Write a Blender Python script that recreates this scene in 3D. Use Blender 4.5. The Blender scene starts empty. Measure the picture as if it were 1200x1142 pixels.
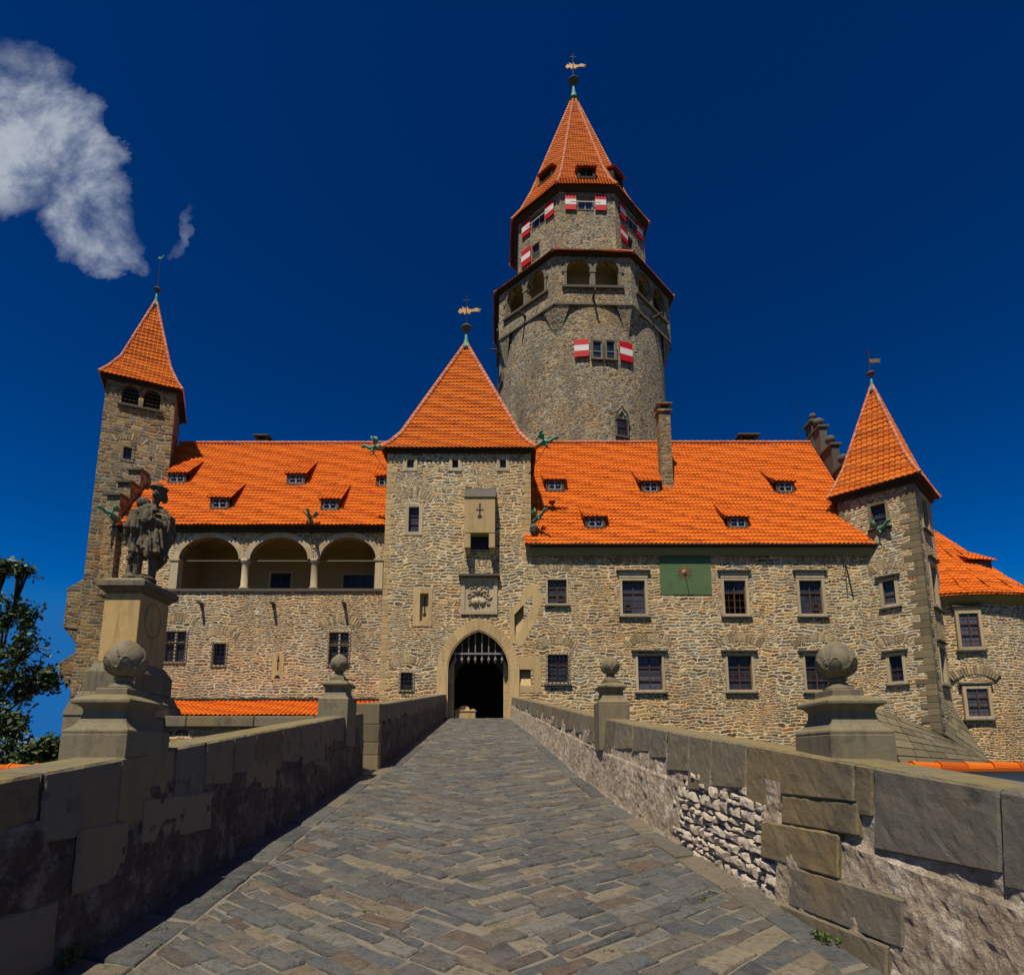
import bpy, bmesh, math, random
from mathutils import Vector, noise
from mathutils.geometry import tessellate_polygon
R = math.radians
random.seed(7)
S = bpy.context.scene
COL = S.collection
# ------------------------------------------------------------------ camera
FP, CX, CY = 712.6, 598.0, 774.0
PITCH = R(9.25); SP, CP = math.sin(PITCH), math.cos(PITCH)
cam_d = bpy.data.cameras.new('camera'); cam = bpy.data.objects.new('camera', cam_d); COL.objects.link(cam)
cam.rotation_euler = (math.pi/2 + PITCH, 0, 0)
cam_d.sensor_fit = 'HORIZONTAL'; cam_d.sensor_width = 36; cam_d.lens = FP/1200*36
cam_d.shift_x = (600-CX)/1200; cam_d.shift_y = (CY-571)/1200
cam_d.clip_start = 0.05; cam_d.clip_end = 9000
S.camera = cam
# ------------------------------------------------------------------ sun, sky
SUN = Vector((-0.18, -0.47, 1.0)).normalized()
SUN_EL = math.asin(SUN.z)
ld = bpy.data.lights.new('sun', 'SUN'); ld.energy = 5.0; ld.angle = R(0.5); ld.color = (1.0, 0.90, 0.74)
lo = bpy.data.objects.new('sun', ld); COL.objects.link(lo)
lo.rotation_euler = (-SUN).to_track_quat('-Z', 'Y').to_euler()
w = bpy.data.worlds.new('World'); S.world = w; w.use_nodes = True
nt = w.node_tree; nt.nodes.clear()
def wn(t, **k):
    n = nt.nodes.new(t)
    for a, b in k.items(): setattr(n, a, b)
    return n
out = wn('ShaderNodeOutputWorld'); bg = wn('ShaderNodeBackground')
sky = wn('ShaderNodeTexSky', sky_type='NISHITA', sun_disc=False)
sky.sun_elevation = SUN_EL; sky.sun_rotation = math.atan2(SUN.x, SUN.y)
sky.altitude = 600; sky.air_density = 1.0; sky.dust_density = 0.2; sky.ozone_density = 4.0
hs = wn('ShaderNodeHueSaturation'); hs.inputs['Saturation'].default_value = 1.15; hs.inputs['Value'].default_value = 0.22
gm = wn('ShaderNodeGamma'); gm.inputs[1].default_value = 1.9
nt.links.new(sky.outputs[0], gm.inputs[0]); nt.links.new(gm.outputs[0], hs.inputs['Color'])
def wmath(op, a, b=None, c=None, clamp=False):
    n = wn('ShaderNodeMath', operation=op); n.use_clamp = clamp
    for i, x in enumerate((a, b, c)):
        if x is None: continue
        if isinstance(x, (int, float)): n.inputs[i].default_value = x
        else: nt.links.new(x, n.inputs[i])
    return n.outputs[0]
tc = wn('ShaderNodeTexCoord'); sx = wn('ShaderNodeSeparateXYZ'); nt.links.new(tc.outputs['Generated'], sx.inputs[0])
yy = wmath('MAXIMUM', sx.outputs[1], 0.05)
ca = wmath('DIVIDE', sx.outputs[0], yy); cb = wmath('DIVIDE', sx.outputs[2], yy)
front = wmath('GREATER_THAN', sx.outputs[1], 0.06)
cmb = wn('ShaderNodeCombineXYZ'); nt.links.new(ca, cmb.inputs[0]); nt.links.new(cb, cmb.inputs[1])
nz = wn('ShaderNodeTexNoise'); nz.inputs['Scale'].default_value = 5.5; nz.inputs['Detail'].default_value = 12; nz.inputs['Roughness'].default_value = 0.66
nz.inputs['Distortion'].default_value = 0.25
nt.links.new(cmb.outputs[0], nz.inputs['Vector'])
nw = wn('ShaderNodeTexNoise'); nw.inputs['Scale'].default_value = 3.2; nw.inputs['Detail'].default_value = 8; nw.inputs['Roughness'].default_value = .6
nt.links.new(cmb.outputs[0], nw.inputs['Vector']); swc = wn('ShaderNodeSeparateColor'); nt.links.new(nw.outputs['Color'], swc.inputs[0])
caw = wmath('ADD', ca, wmath('MULTIPLY', wmath('SUBTRACT', swc.outputs[0], .5), .36)); cbw = wmath('ADD', cb, wmath('MULTIPLY', wmath('SUBTRACT', swc.outputs[1], .5), .36))
def dirab(u, v):
    y = (CY-v)/FP; return ((u-CX)/FP/(CP-y*SP), (SP+y*CP)/(CP-y*SP))
def blob(u, v, ru, rv, rot=0, k=1.0):
    a0, b0 = dirab(u, v); a1, _ = dirab(u+ru, v); _, b1 = dirab(u, v-rv)
    ra, rb = a1-a0, b1-b0
    da = wmath('SUBTRACT', caw, a0); db = wmath('SUBTRACT', cbw, b0)
    c, s = math.cos(rot), math.sin(rot)
    p = wmath('ADD', wmath('MULTIPLY', da, c), wmath('MULTIPLY', db, s))
    q = wmath('SUBTRACT', wmath('MULTIPLY', db, c), wmath('MULTIPLY', da, s))
    d = wmath('ADD', wmath('POWER', wmath('ABSOLUTE', wmath('DIVIDE', p, ra)), 2.0), wmath('POWER', wmath('ABSOLUTE', wmath('DIVIDE', q, rb)), 2.0))
    return wmath('MULTIPLY', wmath('SUBTRACT', 1.0, d, clamp=True), k)
m = None
for args in [(-5, 160, 95, 115, 0.0, 1.0), (66, 150, 58, 118, 0.45, 1.0), (95, 235, 58, 66, 0.0, 1.0), (118, 272, 52, 30, 0.0, .7), (222, 250, 12, 34, -.5, .28),
             (25, 872, 60, 14, 0, .6), (58, 868, 30, 12, 0, .7)]:
    b = blob(*args); m = b if m is None else wmath('MAXIMUM', m, b)
dens = wmath('MULTIPLY', wmath('MULTIPLY', m, 1.5, clamp=True), wmath('ADD', wmath('MULTIPLY', wmath('SUBTRACT', nz.outputs['Fac'], .42), 3.6), .42, clamp=True))
dens = wmath('MULTIPLY', wmath('MULTIPLY', dens, .95), front)
# unseen clouds added behind the viewer to neutralise the blue sky fill
nb_ = wn('ShaderNodeTexNoise'); nb_.inputs['Scale'].default_value = 2.6; nb_.inputs['Detail'].default_value = 9; nt.links.new(tc.outputs['Generated'], nb_.inputs['Vector'])
rear = wmath('MULTIPLY', wmath('MULTIPLY', wmath('SUBTRACT', nb_.outputs['Fac'], .44), 6.0, clamp=True), wmath('MULTIPLY', wmath('SUBTRACT', -0.12, sx.outputs[1]), 5.0, clamp=True))
dens = wmath('MAXIMUM', dens, wmath('MULTIPLY', rear, .22))
cap = wn('ShaderNodeMix', data_type='RGBA', blend_type='DARKEN'); cap.inputs[0].default_value = 1; nt.links.new(hs.outputs[0], cap.inputs[6]); cap.inputs[7].default_value = (.15, 1.5, 4.6, 1)
mix = wn('ShaderNodeMix', data_type='RGBA'); nt.links.new(dens, mix.inputs[0])
nt.links.new(cap.outputs[2], mix.inputs[6]); cmx = wn('ShaderNodeMix', data_type='RGBA'); nt.links.new(wmath('MULTIPLY', wmath('SUBTRACT', nz.outputs['Fac'], .40), 4.0, clamp=True), cmx.inputs[0])
cmx.inputs[6].default_value = (2.6, 3.3, 4.6, 1); cmx.inputs[7].default_value = (5.0, 5.4, 6.2, 1); nt.links.new(cmx.outputs[2], mix.inputs[7])
nt.links.new(mix.outputs[2], bg.inputs[0]); bg.inputs[1].default_value = 0.085
nt.links.new(bg.outputs[0], out.inputs[0])
S.view_settings.view_transform = 'Standard'; S.view_settings.look = 'None'
S.view_settings.exposure = 0.05; S.view_settings.gamma = 1.0

# ------------------------------------------------------------------ pixel -> world
def ray(u, v):
    x = (u-CX)/FP; y = (CY-v)/FP
    return Vector((x, CP-y*SP, SP+y*CP))
def P(u, v, Y): d = ray(u, v); return d*(Y/d.y)
def zat(v, Y): return P(CX, v, Y).z
Z = Vector((0, 0, 1))
class Plane:                                # a vertical wall plane: a = along, z = up, d = outward
    def __init__(s, o, t): s.o = Vector((o[0], o[1], 0)); s.t = Vector((t[0], t[1], 0)).normalized(); s.n = Vector((s.t.y, -s.t.x, 0))
    def p(s, a, z, d=0): return s.o + s.t*a + Z*z + s.n*d
    def pix(s, u, v):
        d = ray(u, v); k = s.o.dot(s.n)/d.dot(s.n); q = d*k
        return ((q-s.o).dot(s.t), q.z)
    def rect(s, u0, v0, u1, v1):
        um, vm = (u0+u1)/2, (v0+v1)/2
        return (s.pix(u0, vm)[0], s.pix(u1, vm)[0], s.pix(um, v1)[1], s.pix(um, v0)[1])

# ------------------------------------------------------------------ mesh helpers
class MB:
    def __init__(s): s.V = []; s.F = []; s.C = []
    def add(s, vs, fs, r=None):
        if r is None: r = random.random()
        b = len(s.V); s.V += [Vector(v) for v in vs]
        for f in fs: s.F.append([b+i for i in f]); s.C.append(r)
        return s
    def hexa(s, p, r=None):                 # p: 4 bottom then 4 top
        return s.add(p, [(3,2,1,0), (4,5,6,7), (0,1,5,4), (1,2,6,5), (2,3,7,6), (3,0,4,7)], r)
    def box(s, x0, x1, y0, y1, z0, z1, r=None):
        return s.hexa([(x0,y0,z0),(x1,y0,z0),(x1,y1,z0),(x0,y1,z0),(x0,y0,z1),(x1,y0,z1),(x1,y1,z1),(x0,y1,z1)], r)
    def pbox(s, pl, a0, a1, z0, z1, d0, d1, r=None):
        return s.hexa([pl.p(a0,z0,d1), pl.p(a1,z0,d1), pl.p(a1,z0,d0), pl.p(a0,z0,d0), pl.p(a0,z1,d1), pl.p(a1,z1,d1), pl.p(a1,z1,d0), pl.p(a0,z1,d0)], r)
    def prism(s, pts, vec, r=None):         # pts planar loop
        n = len(pts); vec = Vector(vec); pts = [Vector(p) for p in pts]
        return s.add(pts + [p+vec for p in pts], [tuple(reversed(range(n))), tuple(range(n, 2*n))] + [(i, (i+1) % n, n+(i+1) % n, n+i) for i in range(n)], r)
    def ppoly(s, pl, loop, d0, d1, r=None): return s.prism([pl.p(a, z, d0) for a, z in loop], pl.n*(d1-d0), r)
    def tube(s, pts, rad, n=8, r=None):
        pts = [Vector(p) for p in pts]; k = len(pts)
        if isinstance(rad, (int, float)): rad = [rad]*k
        vs = []
        for i, p in enumerate(pts):
            t = (pts[min(i+1, k-1)] - pts[max(i-1, 0)]).normalized()
            u = t.cross(Z) if abs(t.z) < .95 else t.cross(Vector((1, 0, 0)))
            u.normalize(); w_ = t.cross(u)
            for j in range(n):
                a = 2*math.pi*j/n; vs.append(p + (u*math.cos(a) + w_*math.sin(a))*rad[i])
        fs = [(i*n+j, i*n+(j+1) % n, (i+1)*n+(j+1) % n, (i+1)*n+j) for i in range(k-1) for j in range(n)]
        fs += [tuple(reversed(range(n))), tuple((k-1)*n+j for j in range(n))]
        return s.add(vs, fs, r)
    def lathe(s, c, prof, n=24, rot=0, r=None, sq=False):
        vs = []; c = Vector(c)
        for rr, z in prof:
            for j in range(n):
                a = rot + 2*math.pi*j/n; vs.append(c + Vector((math.cos(a)*rr, math.sin(a)*rr, z)))
        k = len(prof)
        fs = [(i*n+j, i*n+(j+1) % n, (i+1)*n+(j+1) % n, (i+1)*n+j) for i in range(k-1) for j in range(n)]
        fs += [tuple(reversed(range(n))), tuple((k-1)*n+j for j in range(n))]
        return s.add(vs, fs, r)
    def ball(s, c, rx, ry, rz, n=12, m_=8, r=None):
        c = Vector(c); vs = [c+Vector((0, 0, -rz))]
        for i in range(1, m_):
            p = -math.pi/2 + math.pi*i/m_
            for j in range(n):
                a = 2*math.pi*j/n; vs.append(c + Vector((rx*math.cos(p)*math.cos(a), ry*math.cos(p)*math.sin(a), rz*math.sin(p))))
        vs.append(c+Vector((0, 0, rz))); L = len(vs)-1
        fs = [(0, 1+(j+1) % n, 1+j) for j in range(n)]
        fs += [(1+i*n+j, 1+i*n+(j+1) % n, 1+(i+1)*n+(j+1) % n, 1+(i+1)*n+j) for i in range(m_-2) for j in range(n)]
        fs += [(1+(m_-2)*n+j, 1+(m_-2)*n+(j+1) % n, L) for j in range(n)]
        return s.add(vs, fs, r)
    def build(s, name, mat, parent=None, smooth=False, bevel=0, label=None, fix=True):
        me = bpy.data.meshes.new(name); me.from_pydata([tuple(v) for v in s.V], [], s.F)
        at = me.attributes.new('rnd', 'FLOAT', 'FACE'); at.data.foreach_set('value', s.C[:len(me.polygons)])
        me.materials.append(mat)
        if fix and len(s.F) < 60000:
            bm = bmesh.new(); bm.from_mesh(me); bmesh.ops.recalc_face_normals(bm, faces=bm.faces); bm.to_mesh(me); bm.free()
        if smooth:
            for p in me.polygons: p.use_smooth = True
        o = bpy.data.objects.new(name, me); COL.objects.link(o)
        if parent: o.parent = parent; o.matrix_parent_inverse = WI(parent)
        if bevel:
            b = o.modifiers.new('b', 'BEVEL'); b.width = bevel; b.segments = 2; b.limit_method = 'ANGLE'; b.angle_limit = R(40)
        if label: o['label'] = label
        return o
from mathutils import Matrix
def WI(parent):                              # geometry is written in world coordinates; only the empties are moved
    return Matrix.Translation(-parent.location) if parent.type == 'EMPTY' else Matrix.Identity(4)
def thing(name, label, cat, loc=(0, 0, 0), group=None):
    o = bpy.data.objects.new(name, None); COL.objects.link(o); o.location = loc; o.empty_display_size = .3
    o['label'] = label; o['category'] = cat
    if group: o['group'] = group
    return o
def tag(o, label, cat, group=None, kind=None):
    if label: o['label'] = label
    if cat: o['category'] = cat
    if group: o['group'] = group
    if kind: o['kind'] = kind
    return o

# ------------------------------------------------------------------ materials
def mat(name):
    m_ = bpy.data.materials.new(name); m_.use_nodes = True; t = m_.node_tree; t.nodes.clear()
    o = t.nodes.new('ShaderNodeOutputMaterial'); b = t.nodes.new('ShaderNodeBsdfPrincipled'); t.links.new(b.outputs[0], o.inputs[0])
    return m_, t, b
def N(t, ty, **k):
    n = t.nodes.new(ty)
    for a, b in k.items():
        if a.startswith('i_'): n.inputs[a[2:].replace('_', ' ')].default_value = b
        else: setattr(n, a, b)
    return n
def rampnode(t, fac, stops, interp='LINEAR'):
    r = N(t, 'ShaderNodeValToRGB'); cr = r.color_ramp; cr.interpolation = interp
    while len(cr.elements) < len(stops): cr.elements.new(0.5)
    for e, (p, c) in zip(cr.elements, stops): e.position = p; e.color = (*c, 1)
    t.links.new(fac, r.inputs[0]); return r.outputs[0]
def mixc(t, fac, a, b, mode='MIX'):
    n = N(t, 'ShaderNodeMix', data_type='RGBA', blend_type=mode)
    for i, x in ((0, fac), (6, a), (7, b)):
        if isinstance(x, (int, float)): n.inputs[i].default_value = x
        elif isinstance(x, tuple): n.inputs[i].default_value = (*x, 1)
        else: t.links.new(x, n.inputs[i])
    return n.outputs[2]
def mth(t, op, a, b=None, clamp=False):
    n = N(t, 'ShaderNodeMath', operation=op); n.use_clamp = clamp
    for i, x in enumerate((a, b)):
        if x is None: continue
        if isinstance(x, (int, float)): n.inputs[i].default_value = x
        else: t.links.new(x, n.inputs[i])
    return n.outputs[0]
def objco(t, sc=(1, 1, 1)):
    c = N(t, 'ShaderNodeNewGeometry'); mp = N(t, 'ShaderNodeMapping'); mp.inputs['Scale'].default_value = sc
    t.links.new(c.outputs['Position'], mp.inputs[0]); return mp.outputs[0]
def noi(t, vec, sc, det=4, rough=.55):
    n = N(t, 'ShaderNodeTexNoise'); n.inputs['Scale'].default_value = sc; n.inputs['Detail'].default_value = det; n.inputs['Roughness'].default_value = rough
    t.links.new(vec, n.inputs['Vector']); return n
def bump(t, b, h, st=.5, dist=.02):
    n = N(t, 'ShaderNodeBump'); n.inputs['Strength'].default_value = st; n.inputs['Distance'].default_value = dist
    t.links.new(h, n.inputs['Height']); t.links.new(n.outputs[0], b.inputs['Normal'])
def lichen(t, col, lo_=.35, amt=1.0, colr=(.22, .17, .03)):
    g = N(t, 'ShaderNodeNewGeometry'); s = N(t, 'ShaderNodeSeparateXYZ'); t.links.new(g.outputs['True Normal'], s.inputs[0])
    up = mth(t, 'MULTIPLY', mth(t, 'SUBTRACT', s.outputs[2], lo_), 3.0, True)
    n = noi(t, objco(t), 7, 6, .7)
    f = mth(t, 'MULTIPLY', mth(t, 'MULTIPLY', mth(t, 'SUBTRACT', n.outputs[0], .42), 6, True), mth(t, 'MULTIPLY', up, amt))
    return mixc(t, f, col, colr)
def rubble(name, stops, mortar, sc=(2.0, 2.0, 5.6), mw=.07, stain=.35, coursed=None):
    m_, t, b = mat(name)
    co = objco(t); wn_ = noi(t, co, 1.7, 3); 
    ws = N(t, 'ShaderNodeVectorMath', operation='SCALE'); t.links.new(wn_.outputs['Color'], ws.inputs[0]); ws.inputs['Scale'].default_value = .30
    wf = noi(t, objco(t, (1, 1, 2)), 7, 4, .7); wfs = N(t, 'ShaderNodeVectorMath', operation='SCALE'); t.links.new(wf.outputs['Color'], wfs.inputs[0]); wfs.inputs['Scale'].default_value = .10
    wa = N(t, 'ShaderNodeVectorMath', operation='ADD'); t.links.new(co, wa.inputs[0]); t.links.new(ws.outputs[0], wa.inputs[1])
    wb = N(t, 'ShaderNodeVectorMath', operation='ADD'); t.links.new(wa.outputs[0], wb.inputs[0]); t.links.new(wfs.outputs[0], wb.inputs[1]); wa = wb
    pt = mth(t, 'ADD', mth(t, 'MULTIPLY', mth(t, 'GREATER_THAN', noi(t, co, .38, 5, .7).outputs[0], .54), .38), 1.0)
    wsc = N(t, 'ShaderNodeVectorMath', operation='SCALE'); t.links.new(wa.outputs[0], wsc.inputs[0]); t.links.new(pt, wsc.inputs['Scale'])
    mp = N(t, 'ShaderNodeMapping'); mp.inputs['Scale'].default_value = sc; t.links.new(wsc.outputs[0], mp.inputs[0])
    v1 = N(t, 'ShaderNodeTexVoronoi', feature='F1'); v1.inputs['Scale'].default_value = 1; t.links.new(mp.outputs[0], v1.inputs['Vector'])
    v2 = N(t, 'ShaderNodeTexVoronoi', feature='DISTANCE_TO_EDGE'); v2.inputs['Scale'].default_value = 1; t.links.new(mp.outputs[0], v2.inputs['Vector'])
    edge_src = v2.outputs['Distance']; col_src = v1.outputs['Color']
    if coursed:
        lx_, rz_ = coursed
        g = N(t, 'ShaderNodeNewGeometry'); cr_ = N(t, 'ShaderNodeVectorMath', operation='CROSS_PRODUCT'); cr_.inputs[0].default_value = (0, 0, 1); t.links.new(g.outputs['True Normal'], cr_.inputs[1])
        nn_ = N(t, 'ShaderNodeVectorMath', operation='NORMALIZE'); t.links.new(cr_.outputs[0], nn_.inputs[0])
        dt = N(t, 'ShaderNodeVectorMath', operation='DOT_PRODUCT'); t.links.new(g.outputs['Position'], dt.inputs[0]); t.links.new(nn_.outputs[0], dt.inputs[1])
        sz = N(t, 'ShaderNodeSeparateXYZ'); t.links.new(g.outputs['Position'], sz.inputs[0])
        wl = N(t, 'ShaderNodeSeparateColor'); t.links.new(noi(t, co, .9, 3, .5).outputs['Color'], wl.inputs[0])
        wf2 = N(t, 'ShaderNodeSeparateColor'); t.links.new(noi(t, objco(t, (1, 1, 1.5)), 5.5, 4, .65).outputs['Color'], wf2.inputs[0])
        wob = lambda o, A, B: mth(t, 'ADD', mth(t, 'MULTIPLY', mth(t, 'SUBTRACT', wl.outputs[o], .5), A), mth(t, 'MULTIPLY', mth(t, 'SUBTRACT', wf2.outputs[o], .5), B))
        zz = mth(t, 'MULTIPLY', mth(t, 'MULTIPLY', mth(t, 'ADD', sz.outputs[2], wob(0, .55, .13)), rz_), pt)
        row = mth(t, 'FLOOR', zz); fz = mth(t, 'FRACT', zz)
        wr = N(t, 'ShaderNodeTexWhiteNoise', noise_dimensions='1D'); t.links.new(row, wr.inputs['W'])
        uu = mth(t, 'ADD', mth(t, 'MULTIPLY', mth(t, 'MULTIPLY', mth(t, 'ADD', dt.outputs['Value'], wob(1, .3, .16)), lx_), pt), mth(t, 'MULTIPLY', wr.outputs['Value'], 37.0))
        cv = N(t, 'ShaderNodeCombineXYZ'); t.links.new(mth(t, 'MULTIPLY', uu, .7), cv.inputs[0]); t.links.new(mth(t, 'MULTIPLY', row, 7.31), cv.inputs[1])
        uu = mth(t, 'ADD', uu, mth(t, 'MULTIPLY', noi(t, cv.outputs[0], 1.0, 1).outputs[0], 1.7))
        cell = mth(t, 'FLOOR', uu); fu = mth(t, 'FRACT', uu)
        cc = N(t, 'ShaderNodeCombineXYZ'); t.links.new(cell, cc.inputs[0]); t.links.new(row, cc.inputs[1])
        wc = N(t, 'ShaderNodeTexWhiteNoise', noise_dimensions='2D'); t.links.new(cc.outputs[0], wc.inputs['Vector'])
        tri = lambda f: mth(t, 'MINIMUM', f, mth(t, 'SUBTRACT', 1.0, f))
        eu = mth(t, 'MULTIPLY', tri(fu), 3.4/lx_); ez_ = mth(t, 'MULTIPLY', tri(fz), 4.6/rz_)
        sm_ = N(t, 'ShaderNodeMath', operation='SMOOTH_MIN'); sm_.inputs[2].default_value = .10; t.links.new(eu, sm_.inputs[0]); t.links.new(ez_, sm_.inputs[1])
        edge_src = sm_.outputs[0]; col_src = wc.outputs['Color']
    sp = N(t, 'ShaderNodeSeparateColor'); t.links.new(col_src, sp.inputs[0])
    c = rampnode(t, sp.outputs[0], stops, 'CONSTANT')
    val = mth(t, 'ADD', mth(t, 'MULTIPLY', sp.outputs[1], .8), .50)
    c = mixc(t, 1.0, c, mixc(t, 1.0, (1, 1, 1), (1, 1, 1)), 'MULTIPLY')
    hsv = N(t, 'ShaderNodeHueSaturation'); t.links.new(c, hsv.inputs['Color']); t.links.new(val, hsv.inputs['Value'])
    fine = noi(t, co, 14, 5, .65)
    c = mixc(t, mth(t, 'MULTIPLY', fine.outputs[0], .5), hsv.outputs[0], (.09, .07, .045))
    edge = mth(t, 'ADD', edge_src, mth(t, 'MULTIPLY', mth(t, 'SUBTRACT', fine.outputs[0], .5), .10))
    big = noi(t, co, .35, 4, .6)
    mwv = mth(t, 'MULTIPLY', mth(t, 'ADD', big.outputs[0], .35), mw*1.5)
    mask = mth(t, 'SUBTRACT', 1.0, mth(t, 'MULTIPLY', mth(t, 'SUBTRACT', edge, mth(t, 'MULTIPLY', mwv, .6)), 18, True), True)
    mc = mixc(t, fine.outputs[0], mortar, tuple(x*.62 for x in mortar))
    c = mixc(t, mask, c, mc)
    c = mixc(t, mth(t, 'MULTIPLY', mth(t, 'SUBTRACT', noi(t, co, .22, 5, .6).outputs[0], .42), 3.5, True), c, mixc(t, 1.0, c, (1.12, .92, .70), 'MULTIPLY'))
    st = mth(t, 'MULTIPLY', mth(t, 'MULTIPLY', mth(t, 'SUBTRACT', noi(t, objco(t, (1, 1, .35)), .55, 5, .65).outputs[0], .47), 5, True), stain)
    c = mixc(t, st, c, (.085, .075, .055))
    t.links.new(c, b.inputs['Base Color']); b.inputs['Roughness'].default_value = .92
    h = mth(t, 'ADD', mth(t, 'MINIMUM', mth(t, 'MULTIPLY', edge, 3.0), .5), mth(t, 'ADD', mth(t, 'MULTIPLY', fine.outputs[0], .35), mth(t, 'MULTIPLY', sp.outputs[2], .45)))
    bump(t, b, h, 1.0, .07)
    return m_
PAL = [(0, (.42, .26, .085)), (.13, (.28, .21, .11)), (.27, (.55, .32, .085)), (.4, (.19, .175, .145)), (.52, (.45, .32, .15)), (.64, (.17, .10, .04)), (.74, (.55, .40, .19)), (.84, (.44, .165, .04)), (.9, (.27, .265, .22)), (.96, (.10, .07, .035))]
M_WALL = rubble('rubble_masonry', PAL, (.90, .74, .46), sc=(2.3, 2.3, 7.6), mw=.14, stain=.3, coursed=(2.25, 6.0))
M_WALL2 = rubble('rubble_masonry_left', [(p, (c[0]*.88, c[1]*.9, c[2]*.92)) for p, c in PAL], (.86, .71, .46), sc=(2.5, 2.5, 8.2), mw=.14, stain=.35, coursed=(2.5, 6.6))
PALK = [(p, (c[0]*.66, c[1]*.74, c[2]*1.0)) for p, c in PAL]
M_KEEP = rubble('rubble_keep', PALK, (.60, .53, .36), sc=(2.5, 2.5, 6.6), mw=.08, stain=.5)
M_TOWER = rubble('coursed_masonry', [(p, (c[0]*.75, c[1]*.8, c[2]*.85)) for p, c in PAL], (.52, .43, .27), sc=(2.2, 2.2, 5.8), mw=.085, stain=.4, coursed=(2.2, 4.8))

def ashlar(name, c1, c2, dark=.35, li=0, rnd=.5, streak=.3, bs=.6, scl=1.0, ochre=0):
    m_, t, b = mat(name); co = objco(t)
    n1 = noi(t, co, 2.2*scl, 8, .7); n2 = noi(t, co, 30*scl, 7, .8); n3 = noi(t, objco(t, (5, 5, .6)), 1.3*scl, 5, .6)
    at = N(t, 'ShaderNodeAttribute', attribute_name='rnd')
    c = mixc(t, n1.outputs[0], c1, c2)
    c = mixc(t, mth(t, 'MULTIPLY', at.outputs['Fac'], rnd), c, tuple(x*.55 for x in c2))
    c = mixc(t, mth(t, 'MULTIPLY', mth(t, 'MULTIPLY', mth(t, 'SUBTRACT', n3.outputs[0], .48), 5, True), streak), c, (.05, .045, .035))
    c = mixc(t, mth(t, 'MULTIPLY', n2.outputs[0], dark), c, tuple(x*.35 for x in c2))
    if ochre > .5:
        c = mixc(t, .55, c, rampnode(t, at.outputs['Fac'], [(0, (.17, .155, .125)), (.25, (.24, .18, .075)), (.45, (.13, .125, .11)), (.6, (.27, .22, .14)), (.8, (.16, .115, .05)), (1, (.21, .20, .17))]))
    if ochre:
        c = mixc(t, mth(t, 'MULTIPLY', mth(t, 'MULTIPLY', mth(t, 'SUBTRACT', noi(t, co, .9, 5, .7).outputs[0], .50), 5, True), ochre), c, (.26, .165, .045))
        c = mixc(t, mth(t, 'MULTIPLY', mth(t, 'SUBTRACT', noi(t, co, 3.3, 6, .75).outputs[0], .56), 6, True), c, (.05, .043, .033))
    if li: c = lichen(t, c, .62, li)
    t.links.new(c, b.inputs['Base Color']); b.inputs['Roughness'].default_value = .9
    bump(t, b, mth(t, 'ADD', mth(t, 'MULTIPLY', n2.outputs[0], .5), mth(t, 'ADD', n1.outputs[0], mth(t, 'MULTIPLY', mth(t, 'SUBTRACT', noi(t, co, 7*scl, 6, .7).outputs[0], .62, True), -3.0))), bs, .012/scl**.5)
    return m_
M_TRIM = ashlar('sandstone_trim', (.68, .54, .33), (.50, .39, .23), .35)
M_TRIMD = ashlar('dark_stone_trim', (.15, .13, .10), (.09, .08, .06), .3)
M_GATE = ashlar('gate_sandstone', (.74, .53, .25), (.55, .37, .16), .3)
M_PIER = ashlar('pier_sandstone', (.30, .25, .15), (.18, .155, .095), .45, li=.8, streak=.45, bs=.8, scl=2.2, ochre=.35)
M_COPE = ashlar('coping_blocks', (.27, .215, .13), (.15, .13, .09), .6, li=.75, rnd=.8, streak=.6, bs=1.0, scl=1.3, ochre=.6)
M_PED = ashlar('pedestal_sandstone', (.72, .48, .17), (.46, .32, .13), .4, li=.3, rnd=.2, streak=.4)
M_STAT = ashlar('statue_sandstone', (.24, .185, .10), (.06, .052, .036), .7, li=.3, rnd=0, streak=1.0, scl=3)
M_QUOIN = ashlar('quoin_blocks', (.34, .26, .13), (.21, .165, .09), .4, rnd=.8)
M_SLAB = ashlar('talus_slabs', (.23, .185, .10), (.14, .12, .07), .4, li=.35, rnd=.8)
M_WEDGE = ashlar('arch_wedges', (.66, .49, .25), (.44, .32, .17), .3, rnd=1.2, streak=.1)

def simple(name, c, rough=.8, metal=0, var=.35, sc=8, bs=.2):
    m_, t, b = mat(name); n = noi(t, objco(t), sc, 5, .6)
    cc = mixc(t, mth(t, 'MULTIPLY', n.outputs[0], var*1.6), c, tuple(x*.4 for x in c))
    t.links.new(cc, b.inputs['Base Color']); b.inputs['Specular IOR Level'].default_value = .2; b.inputs['Roughness'].default_value = rough; b.inputs['Metallic'].default_value = metal
    bump(t, b, n.outputs[0], bs, .01); return m_
M_WOOD = simple('brown_window_wood', (.11, .055, .03), .6)
M_WOODL = simple('pale_window_wood', (.33, .36, .38), .6)
M_FASC = simple('dark_eaves_board', (.05, .037, .022), .8)
M_CORN = simple('cornice_plaster', (.34, .24, .10), .85)
M_IRON = simple('wrought_iron', (.035, .033, .035), .55, .3)
M_IRONL = simple('grey_iron', (.30, .28, .25), .5, .2)
M_VERD = simple('verdigris_copper', (.13, .34, .24), .65, .1, .5, 12)
M_GOLD = simple('worn_gilding', (.36, .21, .085), .5, .4)
M_RED = simple('red_shutter_paint', (.60, .006, .012), .55, 0, .25)
M_WHITE = simple('white_shutter_paint', (.75, .72, .68), .6, 0, .15)
M_GREEN = simple('green_dial_plaster', (.12, .19, .085), .85, 0, .45, 2.5)
M_PLAST = simple('loggia_plaster', (.40, .28, .13), .9, 0, .3, 1.5)
M_DARKIN = simple('dark_passage_stone', (.07, .055, .04), .95)
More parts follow.
